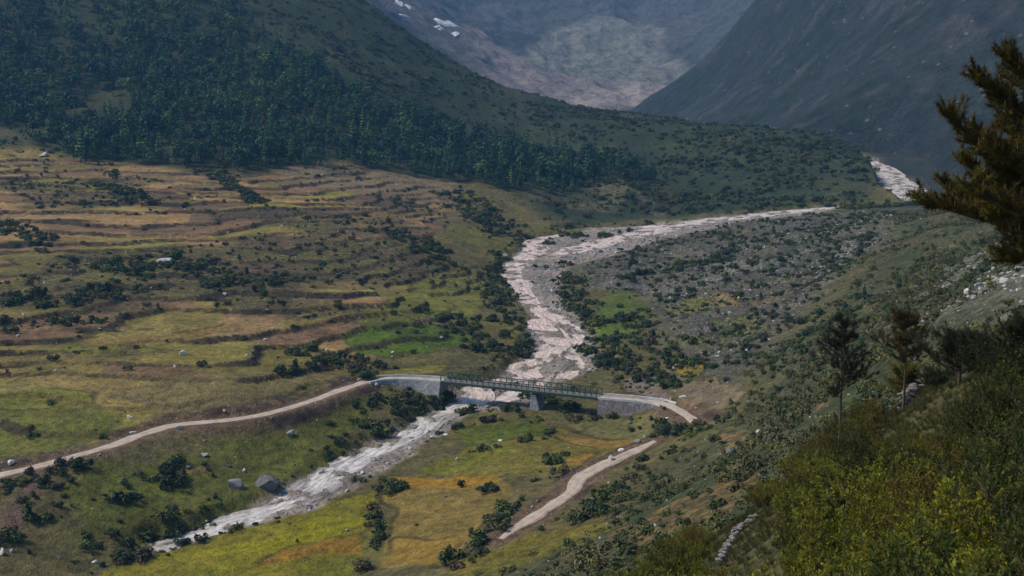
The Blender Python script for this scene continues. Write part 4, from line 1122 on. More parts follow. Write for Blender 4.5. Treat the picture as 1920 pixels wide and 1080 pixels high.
# ------------------------------------------------------------------ forest and scrub
dens = smooth(-3, 5, fd + fbm(X, Y, 30, 3, 401) * 10) * (0.55 + 0.45 * smooth(-0.3, 0.2, fbm(X, Y, 40, 3, 405)))
glade = sum(np.exp(-(((X - p[0]) / 16) ** 2 + ((Y - p[1]) / 12) ** 2)) for p in [at(190, 195), at(205, 215)])
dens = dens * (1 - np.clip(glade * 1.6, 0, 1)) * smooth(1100, 900, RR)
x, y = scatter_points(17000, 520, 1000, dens, 41)
edge = np.clip(sample(fd, x, y), 0, 60)
size = (0.45 + 0.95 * RNG.random(len(x)) ** 1.8) * (1.0 - 0.25 * smooth(760, 950, np.hypot(x, y)))
made_trees = plant('forest_tree', TREES, x, y, size, 10, 'dark tree in the dense forest covering the left hillside', 'tree', 'trees of the hillside forest', 'forest', 'dense dark forest going on up the left hillside', 43)
dens = HM * (1 - smooth(-2, 3, fd)) * (0.15 + 0.85 * smooth(-0.35, 0.3, fbm(X, Y, 30, 4, 411))) * (1 - 0.8 * smooth(0.42, 0.75, n3 * 0.6 + n2 * 0.5))
x, y = scatter_points(26000, 560, 1050, dens, 51)
size = (0.5 + 1.6 * RNG.random(len(x)) ** 2) * smooth(1300, 800, np.hypot(x, y))
made_hill = plant('hill_bush', SHRUBS_D, x, y, size, 1.2, 'green bush scattered over the open spur beside the forest', 'bush', 'bushes on the open spur', 'scrub', 'low green scrub clothing the open part of the hill', 53)

riverside = smooth(9, 3, RD) * smooth(-0.5, 1.2, RD) * (1 - gv) + 0
LOWBANK = ground_poly([(0, 950), (120, 870), (250, 900), (420, 870), (560, 820), (690, 760), (780, 770), (660, 860), (560, 900), (430, 960), (200, 1045), (0, 1090)])
lb = smooth(-4, 6, poly_dist(X, Y, LOWBANK))
STRIPS = [  # hedge and thicket lines: pixel polyline, width in metres
    ([(1600, 390), (1660, 388), (1715, 384)], 12), ([(170, 1075), (240, 1052), (318, 1026)], 3.5), ([(690, 760), (740, 752), (790, 768)], 5), ([(700, 800), (760, 780)], 4), ([(720, 925), (690, 975), (700, 1030), (690, 1080)], 2.2), ([(690, 895), (715, 905), (755, 922)], 2.5),
    ([(875, 1045), (910, 1000), (945, 960)], 5), ([(920, 985), (950, 955)], 4), ([(1000, 885), (1050, 858)], 2.2), ([(880, 922), (935, 918)], 2.0), ([(1020, 898), (1060, 890)], 3),
    ([(950, 1015), (1010, 992)], 2.0), ([(1040, 975), (1085, 960)], 3), ([(1100, 968), (1130, 955)], 3), ([(1120, 940), (1180, 905), (1230, 870)], 5), ([(1180, 880), (1250, 850)], 4),
    ([(1230, 800), (1310, 810), (1400, 770)], 4), ([(840, 775), (960, 775), (1000, 790)], 3), ([(870, 800), (930, 790)], 2), ([(880, 850), (980, 830), (1040, 805)], 2.5), ([(1080, 790), (1130, 785), (1240, 770)], 2), ([(990, 745), (1090, 770)], 4), ([(1090, 778), (1160, 786), (1235, 774)], 3), ([(720, 742), (800, 762), (850, 758)], 5),
    ([(560, 700), (640, 680), (690, 690)], 7), ([(560, 660), (610, 650)], 5), ([(1180, 590), (1230, 640), (1250, 690)], 6), ([(1060, 560), (1130, 640), (1200, 690)], 5), ([(940, 480), (930, 560), (960, 620), (985, 655)], 6), ([(870, 600), (900, 660), (980, 665)], 8),
    ([(860, 370), (950, 440), (985, 455)], 16), ([(760, 440), (830, 490)], 12), ([(1015, 505), (1050, 500)], 6), ([(1120, 665), (1180, 690), (1240, 720)], 9), ([(1060, 520), (1080, 560), (1105, 610)], 7), ([(1185, 600), (1230, 650), (1270, 695)], 8), ([(1180, 520), (1300, 500), (1380, 470)], 9), ([(1050, 440), (1110, 450), (1180, 436)], 5),
    ([(0, 560), (120, 565), (230, 545)], 7), ([(40, 610), (200, 600)], 6), ([(230, 500), (330, 500), (480, 530)], 14), ([(180, 345), (270, 380)], 8), ([(390, 320), (480, 375)], 7), ([(0, 420), (70, 450)], 8),
    ([(90, 885), (130, 880)], 4), ([(60, 900), (110, 960), (60, 1000)], 5), ([(170, 940), (250, 930)], 3), ([(265, 905), (350, 890), (380, 880)], 4), ([(190, 1020), (300, 990), (410, 955)], 4),
]
strip = np.zeros(X.shape)
for P, w in STRIPS:
    L = np.array([at(*p) for p in P]); bx = (X > L[:, 0].min() - w - 8) & (X < L[:, 0].max() + w + 8) & (Y > L[:, 1].min() - w - 8) & (Y < L[:, 1].max() + w + 8)
    d, _ = seg_dist(X[bx], Y[bx], L)
    strip[bx] = np.maximum(strip[bx], smooth(w, w * 0.4, d + fbm(X[bx], Y[bx], 7, 2, 421) * w * 0.5))
clear = smooth(0.3, 1.5, road_d) * smooth(-0.2, 0.5, RD)
DARK = smooth(-6, 8, poly_dist(X, Y, ground_poly([(1330, 600), (1420, 556), (1540, 520), (1640, 560), (1570, 680), (1450, 765), (1390, 760), (1340, 715), (1330, 650)])) + n2 * 8) * smooth(-0.5, 0.1, fbm(X, Y, 12, 3, 441))
dens = (np.clip(DARK * 0.5 + riverside * 0.18 + lb * smooth(0.0, 0.5, fbm(X, Y, 14, 3, 425)) * 0.22 + scrub * 0.075 + strip * 0.40 + BD * smooth(-0.35, 0.3, n1 + n2 * 0.6) * 0.28 + riser * 0.13 + TM * 0.002 + 0.003, 0, 1)) * (1 - HM) * (1 - SR * 0.9 * (1 - DARK)) * clear
x, y = scatter_points(95000, 170, 680, dens, 61)
size = (0.22 + 0.95 * RNG.random(len(x)) ** 2.2) * (1 + 0.45 * sample(strip, x, y))
made_shrubs = plant('shrub', SHRUBS_D, x, y, size, 1.2, 'dark rounded shrub among the fields and stones of the valley floor', 'shrub', 'shrubs of the valley floor', 'valley_shrubbery', 'countless small dark shrubs over the valley floor', 63)
bare = sum(smooth(-2, 3, poly_dist(X, Y, ground_poly(P))) for P in ([(1130, 1015), (1230, 955), (1330, 905), (1420, 872), (1390, 945), (1200, 1015)], [(1350, 812), (1405, 805), (1400, 840), (1352, 835)], [(880, 1050), (1000, 1010), (1120, 975), (1180, 985), (1060, 1040), (930, 1085), (850, 1085)]))
dens = SR * smooth(70, 110, RR) * (0.10 + 0.90 * smooth(-0.25, 0.3, fbm(X, Y, 18, 4, 431))) * (1 - 0.85 * np.clip(bare, 0, 1)) * (1 - 0.7 * scree)
x, y = scatter_points(90000, 70, 620, dens * 0.62, 71, -2, 25)
size = 0.22 + 1.05 * RNG.random(len(x)) ** 2.4
made_slope = plant('hillside_shrub', SHRUBS_S, x, y, size, 1.1, 'grey green shrub on the open slope on the right', 'shrub', 'shrubs on the right slope', 'hillside_shrubbery', 'mat of small shrubs over the right slope', 73)

# loose rocks
dens = np.clip(BD * (0.55 + 0.45 * sf) * smooth(-0.5, 0.3, n2) + gv * 0.9 * smooth(-0.6, 0.6, RD) + scree * 0.6 + TM * 0.010 + riser * 0.05 + SR * 0.02 + lb * 0.03 + smooth(3.5, 1.5, np.abs(road_d - 2.5)) * 0.10 + 0.004, 0, 1) * (1 - HM) * smooth(0.2, 1.0, road_d)
x, y = scatter_points(90000, 90, 660, dens, 81)
size = 0.25 + 0.55 * RNG.random(len(x)) ** 2.5 + 1.3 * (RNG.random(len(x)) ** 14)
gvs = sample(gv, x, y); size = size * (1 + 0.3 * gvs)
made_rocks = plant('rock', ROCKS[:6], x, y, size, 0.6, 'pale grey rock lying loose on the valley floor and slopes', 'rock', 'loose rocks of the valley', 'rubble', 'countless small pale stones of the river bed and boulder field', 83, sink=-0.1)

# lone trees that stand out
def lone_tree(px, py, hpx, kind, label, seed):
    p = at(px, py); h = hpx * math.hypot(p[0], p[1]) / FPX
    root = bpy.data.objects.new('tree', None); COL.objects.link(root); root.location = p; tag(root, label, 'tree')
    v, f, kb = (broad_tree(seed, h, h * 0.75, 260) if kind == 'broad' else conifer(seed, h, h * 0.42, 260))
    c = v.reshape(-1, 4, 3).mean(1, keepdims=True); v = (c + (v.reshape(-1, 4, 3) - c) * min(1.0, h / 9)).reshape(-1, 3)
    obj('crown', new_mesh('crown', v, f), M_SHRUBD if kind == 'broad' else M_TREE, root)
    obj('trunk', kb.mesh('trunk'), M_BARK, root)
lone_tree(62, 556, 38, 'broad', 'lone dark round tree on the left terraces', 501)
lone_tree(1450, 438, 20, 'conifer', 'small conifer among the stones below the upper river', 502)
lone_tree(1620, 560, 26, 'conifer', 'single small dark conifer halfway up the right slope', 503)
lone_tree(1615, 655, 26, 'conifer', 'small dark conifer lower on the right slope beside a pale stone', 504)
lone_tree(465, 388, 30, 'broad', 'dark bushy tree at the upper edge of the terraces', 505)
lone_tree(265, 388, 34, 'broad', 'broad green tree on the upper left terraces', 506)
lone_tree(215, 350, 30, 'broad', 'pale green tree just under the forest edge on the left', 507)
lone_tree(415, 330, 34, 'broad', 'light green tree in the notch of the forest edge', 508)
# ------------------------------------------------------------------ thicket on the near slope
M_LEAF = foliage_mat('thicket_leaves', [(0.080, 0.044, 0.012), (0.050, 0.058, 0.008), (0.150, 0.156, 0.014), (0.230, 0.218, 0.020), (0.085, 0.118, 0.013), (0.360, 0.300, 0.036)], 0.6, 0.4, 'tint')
M_LEAFD = foliage_mat('dark_thicket_leaves', [(0.018, 0.020, 0.006), (0.034, 0.044, 0.009), (0.062, 0.078, 0.012), (0.044, 0.062, 0.013), (0.165, 0.165, 0.024)], 0.6, 0.35, 'tint')
M_LEAFR = foliage_mat('rusty_thicket_leaves', [(0.100, 0.045, 0.014), (0.140, 0.092, 0.018), (0.110, 0.110, 0.016), (0.180, 0.140, 0.026)], 0.6, 0.35, 'tint')
M_STEM = plain('thicket_stems', (0.060, 0.042, 0.030), 0.85, 6, 0.4)

def leafy_bush(seed, h, w, n_stem, n_leaf, leaf_len):
    """arching stems from one rootstock, leaves in short upright sprays along them"""
    rs = np.random.default_rng(seed); kb = MB(); cs = []; ax = []; tn = []
    for s in range(n_stem):
        a = rs.uniform(0, 6.283); spread = w * 0.5 * math.sqrt(rs.random()) ; hh = h * rs.uniform(0.55, 1.0) * (1 - 0.35 * (spread / (w * 0.5)) ** 2)
        P = [np.array((0.12 * math.cos(a), 0.12 * math.sin(a), -0.25))]
        for k in range(1, 6):
            t = k / 5
            P.append(np.array((math.cos(a + 0.2 * rs.normal()) * spread * t ** 0.8, math.sin(a + 0.2 * rs.normal()) * spread * t ** 0.8, hh * t ** 0.9)) + rs.normal(size=3) * 0.04)
        kb.tube(P, [0.018, 0.016, 0.013, 0.010, 0.007, 0.004], 3)
        for tw in range(9):
            k = rs.integers(1, 5); f = rs.random(); p = P[k] * (1 - f) + P[k + 1] * f
            d = rs.normal(size=3) * (0.55, 0.55, 0.3) + (0, 0, 0.8); d /= np.linalg.norm(d); L = rs.uniform(0.15, 0.42)
            kb.tube([p, p + d * L], [0.006, 0.003], 3)
            for q in range(max(4, int(n_leaf / (n_stem * 9)))):
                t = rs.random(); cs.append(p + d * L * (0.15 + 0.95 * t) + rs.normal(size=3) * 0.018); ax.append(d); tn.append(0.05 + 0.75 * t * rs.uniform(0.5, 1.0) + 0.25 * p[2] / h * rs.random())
    cs = np.array(cs); ax = np.array(ax); n = len(cs)
    # each leaf: a folded blade pointing outwards from its shoot
    d = ax * 0.8 + rs.normal(size=(n, 3)) * 0.55; d[:, 2] += 0.15; d /= np.linalg.norm(d, axis=1, keepdims=True)
    side = np.cross(d, rs.normal(size=(n, 3))); side /= np.linalg.norm(side, axis=1, keepdims=True) + 1e-9
    L = (leaf_len * rs.uniform(0.6, 1.25, n))[:, None]; wd = L * 0.24
    nrm = np.cross(side, d)
    v = np.stack([cs, cs + d * L * 0.5 + side * wd + nrm * L * 0.10, cs + d * L, cs + d * L * 0.5 - side * wd + nrm * L * 0.10], 1).reshape(-1, 3)
    f = np.concatenate([np.stack([np.arange(n) * 4, np.arange(n) * 4 + 1, np.arange(n) * 4 + 2], 1), np.stack([np.arange(n) * 4, np.arange(n) * 4 + 2, np.arange(n) * 4 + 3], 1)])
    lm = new_mesh('leaves', v, f); attr_f(lm, 'tint', np.repeat(np.clip(np.array(tn), 0, 1), 4))
    return lm, kb.mesh('stems')
BUSHES = [leafy_bush(601, 2.0, 2.3, 30, 5400, 0.074), leafy_bush(602, 1.7, 2.5, 30, 5200, 0.068), leafy_bush(603, 2.3, 2.0, 28, 5000, 0.078), leafy_bush(604, 1.4, 2.0, 26, 4200, 0.064)]
BUSH_H = [2.0, 1.7, 2.3, 1.4]
LEAF_SETS = []
for lm_mat in (M_LEAF, M_LEAFD, M_LEAFR):
    row = []
    for lm, sm in BUSHES:
        c = lm.copy(); c.materials.clear(); c.materials.append(lm_mat); row.append(c)
    LEAF_SETS.append(row)
for lm, sm in BUSHES: sm.materials.append(M_STEM)

LIM = np.array([(850, 1092), (930, 1072), (1000, 1058), (1090, 1048), (1180, 1030), (1250, 1000), (1320, 965), (1380, 945), (1430, 905), (1480, 872), (1525, 785), (1580, 752), (1650, 742), (1676, 800), (1740, 806), (1765, 765), (1820, 735), (1860, 690), (1930, 620), (2000, 600)])
OPEN = [(1340, 960, 1440, 1075), (1675, 712, 1752, 806)]   # the walls and the bare path stay clear of bushes
LABELS = {0: ('yellow green leafy bush in the thicket filling the near right corner', 'bush', 'bushes of the near thicket'),
          1: ('dark green leafy bush in the thicket at the right edge of the near slope', 'bush', 'bushes of the near thicket'),
          2: ('rusty brown tinged bush at the outer edge of the near thicket', 'bush', 'bushes of the near thicket')}
made_bush = []
def put_bush(x, y, k, kind, s, rz):
    z = float(ground_z(x, y))
    root = bpy.data.objects.new('leafy_bush', None); COL.objects.link(root)
    root.location = (x, y, z); root.rotation_euler = (0, 0, rz); root.scale = (s, s, s)
    tag(root, *LABELS[kind]); made_bush.append((kind, root))
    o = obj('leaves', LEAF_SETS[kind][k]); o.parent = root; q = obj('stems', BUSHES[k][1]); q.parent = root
rs = np.random.default_rng(77); placed = []
tries = 0
while len(placed) < 300 and tries < 26000:
    tries += 1
    far = len(placed) >= 205 or tries > 16000
    a = rs.uniform(R(-4), R(26)); r = math.sqrt(rs.uniform(46 ** 2, 92 ** 2)) if far else math.exp(rs.uniform(math.log(9), math.log(48)))
    x, y = math.sin(a) * r, math.cos(a) * r
    k = int(rs.integers(0, 4)); h = BUSH_H[k] * rs.uniform(0.75, 1.2)
    z = float(ground_z(x, y)); bx, by = to_px(x, y, z); 
    if bx > 2010 or bx < 840: continue
    lim = float(np.interp(bx, LIM[:, 0], LIM[:, 1])) + 14 * abs(rs.normal())
    if r < 14: lim = max(lim, 900)
    top = by_z(bx, lim, 0); d = ray(bx, lim); zmax = CAM_H + d[2] / d[1] * y
    allow = zmax - z
    if allow < 0.4: continue
    s = min(h, allow) / BUSH_H[k]; tx, ty = to_px(x, y, z + s * BUSH_H[k])
    half = s * 1.15 * FPX / y
    if ty > 1100: continue
    if any(bx + half * 0.75 > q[0] and bx - half * 0.75 < q[2] and by > q[1] and ty < q[3] for q in OPEN): continue
    if any((x - p[0]) ** 2 + (y - p[1]) ** 2 < (0.52 * (s + p[2]) * (1 if not far else 0.9)) ** 2 for p in placed): continue
    if bx < 1330: kind = int(rs.choice([0, 0, 2, 1]))
    elif ty < 830: kind = 1 if bx > 1800 else int(rs.choice([1, 1, 2]))
    elif bx > 1790 and ty < 930: kind = int(rs.choice([1, 1, 0, 0]))
    elif r > 45: kind = int(rs.choice([1, 2, 0, 0]))
    else: kind = int(rs.choice([0, 0, 0, 0, 0, 0, 1, 2]))
    placed.append((x, y, s)); put_bush(x, y, k, kind, s, rs.uniform(0, 6.28))
print('bushes', len(placed))

# ------------------------------------------------------------------ dry stone walls along the near path
STONE = [rock_mesh('stone', 700 + i, 1, 0.55) for i in range(5)]
M_STONE = rock_mat('wall_stone', (0.13, 0.115, 0.105), (0.27, 0.24, 0.225), 0.4)
for me in STONE: me.materials.append(M_STONE)
def stone_wall(P, h, size, label, seed, white=None):
    L = catmull([at(*p) for p in P], 0.5); rs = np.random.default_rng(seed)
    s = np.concatenate([[0], np.cumsum(np.linalg.norm(np.diff(L, axis=0), axis=1))])
    root = bpy.data.objects.new('stone_wall', None); COL.objects.link(root); root.location = L[0]; tag(root, label, 'stone wall')
    nrow = max(2, int(h / (size * 0.42)))
    for row in range(nrow):
        t = rs.uniform(0, size * 0.5)
        while t < s[-1]:
            w = size * rs.uniform(0.7, 1.35)
            p = np.array([np.interp(t, s, L[:, i]) for i in range(3)])
            zz = float(ground_z(p[0], p[1]))
            o = obj('stone', STONE[int(rs.integers(0, 5))]); o.parent = root
            off = rs.normal(size=2) * size * 0.16 * (1.6 - row / nrow)
            o.location = Vector((p[0] + off[0], p[1] + off[1], zz + size * (0.12 + 0.40 * row) + rs.normal() * 0.02)) - root.location
            o.scale = (w, size * rs.uniform(0.8, 1.2), size * rs.uniform(0.75, 1.1)); o.rotation_euler = (rs.normal() * 0.15, rs.normal() * 0.15, rs.uniform(-0.5, 0.5))
            t += w * 0.86
    return root
stone_wall([(1352, 1058), (1362, 1036), (1376, 1014), (1394, 994), (1420, 976)], 0.55, 0.36, 'dry wall of pale stones climbing beside the lowest bend of the near path', 711)
stone_wall([(1688, 772), (1700, 760), (1716, 747), (1738, 731)], 1.0, 0.46, 'dry stone wall of thin stacked slabs behind the tall pines', 712)
boulder(1381, 1012, 18, 'round whitish boulder built into the lower stone wall', M_ROCKW, tall=0.9)
boulder(1662, 792, 16, 'reddish brown boulder beside the path behind the young pines', plain('reddish_rock', (0.30, 0.14, 0.07), 0.9, 4, 0.3), tall=0.9)
boulder(1640, 812, 16, 'pale boulder at the foot of the rusty young pine', M_ROCKP, tall=0.9)
boulder(1850, 672, 28, 'white fallen slab on the bushy slope at the right edge', M_ROCKW, tall=0.4)

# ------------------------------------------------------------------ pines
def needle_tufts(centres, axes, n_per, length, width, rs):
    m = len(centres); C_ = np.repeat(np.array(centres), n_per, 0); A = np.repeat(np.array(axes), n_per, 0); n = len(C_)
    A = A / (np.linalg.norm(A, axis=1, keepdims=True) + 1e-9)
    d = A * rs.uniform(0.15, 1.0, (n, 1)) + rs.normal(size=(n, 3)) * 0.55; d /= np.linalg.norm(d, axis=1, keepdims=True)
    base = C_ + A * rs.uniform(-0.5, 0.5, (n, 1)) * length
    side = np.cross(d, rs.normal(size=(n, 3))); side /= np.linalg.norm(side, axis=1, keepdims=True) + 1e-9
    L = length * rs.uniform(0.7, 1.15, (n, 1))
    v = np.stack([base - side * width * 0.5, base + side * width * 0.5, base + d * L], 1).reshape(-1, 3)
    me = new_mesh('needles', v, np.arange(n * 3).reshape(n, 3)); attr_f(me, 'tint', np.repeat(np.repeat(rs.random(m), n_per), 3)); return me
M_NEED = foliage_mat('pine_needles', [(0.012, 0.016, 0.008), (0.018, 0.022, 0.008), (0.028, 0.032, 0.010), (0.018, 0.020, 0.008)], 0.6, 0.1, 'tint')
M_NEEDR = foliage_mat('rusty_needles', [(0.060, 0.024, 0.010), (0.085, 0.040, 0.014), (0.036, 0.032, 0.011), (0.100, 0.066, 0.016), (0.040, 0.042, 0.012)], 0.7, 0.1, 'tint')
M_NEEDB = foliage_mat('old_pine_needles', [(0.014, 0.015, 0.006), (0.024, 0.026, 0.007), (0.085, 0.076, 0.011), (0.050, 0.034, 0.010), (0.020, 0.022, 0.008)], 0.6, 0.15, 'tint')
M_CAND = plain('pine_candles', (0.075, 0.042, 0.022), 0.8, 10, 0.3)

def young_pine(px, dist, top_py, base_py, crown_frac, crown_w, label, mat, seed, sparse=1.0, rise=0.42):
    """straight thin trunk, whorls of upswept branches with bottle brush needles"""
    rs = np.random.default_rng(seed)
    b = by_d(px, base_py, dist); x, y = b[0], b[1]; z = float(ground_z(x, y)); d = ray(px, top_py); top = CAM_H + d[2] / d[1] * y
    h = top - z
    root = bpy.data.objects.new('young_pine', None); COL.objects.link(root); root.location = (x, y, z); tag(root, label, 'pine tree')
    lean = rs.normal(size=2) * 0.02 * h
    tr = lambda t: np.array((lean[0] * t * t, lean[1] * t * t, h * t))
    kb = MB(); kb.tube([tr(t) - np.array((0, 0, 0.4 if t == 0 else 0)) for t in np.linspace(0, 1, 9)], list(np.linspace(0.085, 0.012, 9)), 6); obj('trunk', kb.mesh('trunk'), M_BARK, root)
    br = MB(); cs = []; axs = []
    n_wh = int(17 * sparse)
    for i in range(n_wh):
        u = i / n_wh; prof = (smooth(-0.25, 0.22, u) * (1 - u) ** 0.7 + 0.14) * rs.uniform(0.6, 1.2)
        for q in range(int(rs.integers(3, 6))):
            t = min(0.99, 1 - crown_frac + crown_frac * u ** 0.9 + rs.normal() * 0.015)
            a = rs.uniform(0, 6.283); L = crown_w * 0.5 * prof * rs.uniform(0.4, 1.35) + 0.10; up = rise * rs.uniform(0.4, 1.7)
            P = [tr(t) + np.array((math.cos(a + 0.25 * f * rs.normal()) * L * f, math.sin(a + 0.25 * f * rs.normal()) * L * f, L * (0.02 * f + up * f ** 2.0))) for f in (0, 0.35, 0.7, 1.0)]
            br.tube(P, [0.022, 0.016, 0.011, 0.006], 4)
            for f in (0.3, 0.45, 0.6, 0.72, 0.84, 0.95, 1.0):
                j = min(2, int(f * 3)); g_ = f * 3 - j; p = P[j] * (1 - g_) + P[j + 1] * g_; ax = P[j + 1] - P[j]; ax /= np.linalg.norm(ax) + 1e-9
                d = ax * 0.5 + rs.normal(size=3) * (0.5, 0.5, 0.25) + (0, 0, 0.55); d /= np.linalg.norm(d); l2 = rs.uniform(0.10, 0.34)
                br.tube([p, p + d * l2], [0.008, 0.004], 3)
                for g2 in (0.15, 0.6, 1.0): cs.append(p + d * l2 * g2); axs.append(d)
    for t in np.linspace(0.90, 1.0, 5): cs.append(tr(t)); axs.append(np.array((0, 0, 1.0)))
    for i in range(7):      # dead lower twigs on the bare trunk
        t = rs.uniform(0.1, max(0.15, 1 - crown_frac)); a = rs.uniform(0, 6.283); br.tube([tr(t), tr(t) + np.array((math.cos(a), math.sin(a), 0.2)) * rs.uniform(0.15, 0.4)], [0.010, 0.004], 3)
    obj('branches', br.mesh('branches'), M_BARK, root)
    obj('needles', needle_tufts(cs, axs, 20, 0.16, 0.017, rs), mat, root)
    return x, y, z
young_pine(1573, 60, 600, 850, 0.56, 2.6, 'dark young pine with bare lower trunk, leftmost of the young pines', M_NEED, 801)
young_pine(1690, 56, 590, 845, 0.48, 2.0, 'rusty brown young pine with reddish top between two dark pines', M_NEEDR, 802, 0.8)
young_pine(1788, 48, 632, 905, 0.75, 3.0, 'dark bushy young pine, tallest at the right of the rusty pine', M_NEED, 803, 1.0)
young_pine(1692, 62, 690, 830, 0.72, 2.4, 'yellowish small pine at the foot of the rusty pine', M_LEAFR, 804, 0.8, 0.35)
young_pine(1868, 42, 700, 930, 0.75, 2.4, 'small dark pine half hidden in bushes at the right edge', M_NEED, 805, 0.9)

young_pine(1838, 44, 650, 905, 0.80, 2.6, 'dark ragged pine just right of the rightmost bushy pine', M_NEED, 806)
young_pine(1912, 34, 606, 900, 0.82, 2.4, 'dark pine cut by the right edge under the drooping boughs', M_NEED, 807)
young_pine(1752, 54, 716, 868, 0.80, 1.9, 'low dark pine between the rusty pine and the bushy pine', M_NEED, 808)
def big_pine():
    rs = np.random.default_rng(900); D = 14.0
    base = by_d(2010, 640, D); x0_, y0_ = base[0], base[1]; z0_ = float(ground_z(x0_, y0_))
    root = bpy.data.objects.new('pine_tree', None); COL.objects.link(root); root.location = (x0_, y0_, z0_)
    tag(root, 'large dark pine reaching in from the right edge with brown tipped boughs', 'pine tree')
    org = np.array((x0_, y0_, z0_))
    ztop = by_d(2010, 20, D)[2] - z0_
    tr = lambda t: np.array((0.10 * math.sin(t * 3), 0.06 * math.sin(t * 5), ztop * t))
    kb = MB(); kb.tube([tr(t) - np.array((0, 0, 0.5 if t == 0 else 0)) for t in np.linspace(0, 1, 10)], list(np.linspace(0.17, 0.03, 10)), 8); obj('trunk', kb.mesh('trunk'), M_BARK, root)
    limbs = MB(); cs = []; axs = []; cand = MB()
    # bough tips seen in the photograph, then boughs on the far side out of the frame
    tips = [(1722, 372, .0, 385), (1760, 352, .4, 395), (1752, 210, -.2, 330), (1795, 250, .5, 330), (1812, 140, .1, 250), (1872, 108, -.3, 200), (1850, 180, .6, 260), (1905, 120, .3, 180), (1800, 345, -.7, 390), (1850, 330, .5, 370),
            (1840, 265, -.5, 330), (1890, 225, .2, 300), (1865, 480, .2, 440), (1900, 450, -.4, 430), (1830, 400, -.3, 395), (1910, 330, .8, 380), (1880, 380, .9, 420), (1920, 270, -.9, 320), (1915, 180, -.6, 230), (1785, 300, .2, 390), (1900, 300, -.2, 360),
            (1860, 232, -.1, 300), (1845, 300, .0, 370), (1890, 150, .1, 215), (1800, 380, .3, 440), (1875, 280, .5, 340), (1900, 400, .1, 440)]
    B = []
    for px, py, dd, oy in tips:
        p = by_d(px + 20, py + 6, D + dd) - org; zz = by_d(2000, oy, D)[2] - z0_; B.append((np.array((0, 0, zz)), p))
    for i in range(16):
        a = rs.uniform(-1.3, 1.3); zz = rs.uniform(1.6, ztop * 0.95); L = rs.uniform(0.6, 1.5); B.append((np.array((0, 0, zz)), np.array((math.cos(a) * L, math.sin(a) * L, zz + 0.4 * L))))
    for o_, p in B:
        L = np.linalg.norm(p - o_); sag = -0.16 * L
        P = [o_ + (p - o_) * f + np.array((0, 0, sag * math.sin(math.pi * f) * (1 - 0.3 * f))) + rs.normal(size=3) * 0.015 for f in np.linspace(0, 1, 7)]
        limbs.tube(P, list(np.linspace(0.034, 0.009, 7)), 5)
        for s in range(int(16 + L * 24)):
            f = rs.uniform(0.32, 1.0) ** 0.8; j = min(5, int(f * 6)); g_ = f * 6 - j; q = P[j] * (1 - g_) + P[j + 1] * g_
            ax = (P[j + 1] - P[j]); ax /= np.linalg.norm(ax)
            d = ax * 0.55 + rs.normal(size=3) * (0.42, 0.42, 0.25) + np.array((0, 0, 0.38)); d /= np.linalg.norm(d); sl = rs.uniform(0.12, 0.34) * (1.25 - 0.45 * f)
            e = q + d * sl; limbs.tube([q, q + d * sl * 0.5 + np.array((0, 0, -0.01)), e], [0.009, 0.007, 0.005], 3)
            for g2 in (0.35, 0.7, 1.0): cs.append(q + d * sl * g2); axs.append(d)
            if rs.random() < 0.22: cand.tube([e, e + np.array((d[0] * 0.02, d[1] * 0.02, 0.035)), e + np.array((d[0] * 0.03, d[1] * 0.03, rs.uniform(0.07, 0.14)))], [0.010, 0.012, 0.003], 5)
        cs.append(P[-1]); axs.append(P[-1] - P[-2])
    obj('branches', limbs.mesh('branches'), M_BARK, root)
    obj('needles', needle_tufts(cs, axs, 46, 0.080, 0.0075, rs), M_NEEDB, root)
    obj('candles', cand.mesh('candles'), M_CAND, root)['kind'] = 'stuff'
big_pine()

# low growth between the bushes of the near slope
def tuft_mesh(seed):
    rs = np.random.default_rng(seed); n = 60; a = rs.uniform(0, 6.283, n); r_ = 0.16 * np.sqrt(rs.random(n)); c = np.stack([np.cos(a) * r_, np.sin(a) * r_, np.zeros(n) - 0.03], 1)
    d = np.stack([np.cos(a) * 0.5, np.sin(a) * 0.5, np.ones(n)], 1) + rs.normal(size=(n, 3)) * 0.3; d /= np.linalg.norm(d, axis=1, keepdims=True)
    s = np.cross(d, rs.normal(size=(n, 3))); s /= np.linalg.norm(s, axis=1, keepdims=True); L = rs.uniform(0.15, 0.38, (n, 1))
    v = np.stack([c - s * 0.008, c + s * 0.008, c + d * L], 1).reshape(-1, 3); me = new_mesh('grass_tuft', v, np.arange(n * 3).reshape(n, 3)); me.materials.append(M_GRASS); return me
M_GRASS = foliage_mat('dry_grass', [(0.060, 0.056, 0.018), (0.040, 0.050, 0.012), (0.090, 0.075, 0.030), (0.034, 0.044, 0.011)], 0.8, 0.2)
x, y = scatter_points(14000, 9, 78, SR * 0.8 + 0.2, 91, -6, 26)
protos = []
for i in range(3):
    xx, yy = at(1330 + 30 * i, 980 - 12 * i)[:2]
    o = obj('grass_tuft', tuft_mesh(950 + i)); o.location = (xx, yy, float(ground_z(xx, yy))); o.scale = (1.6,) * 3
    tag(o, 'tuft of dry grass beside the bare patch on the near slope', 'grass tuft', 'grass tufts on the near slope'); protos.append(o)
stuff_cloud('grass', x, y, ground_z(x, y), RNG.uniform(0.5, 1.1, len(x)), protos, 'rough grass growing between the bushes of the near slope', 92)

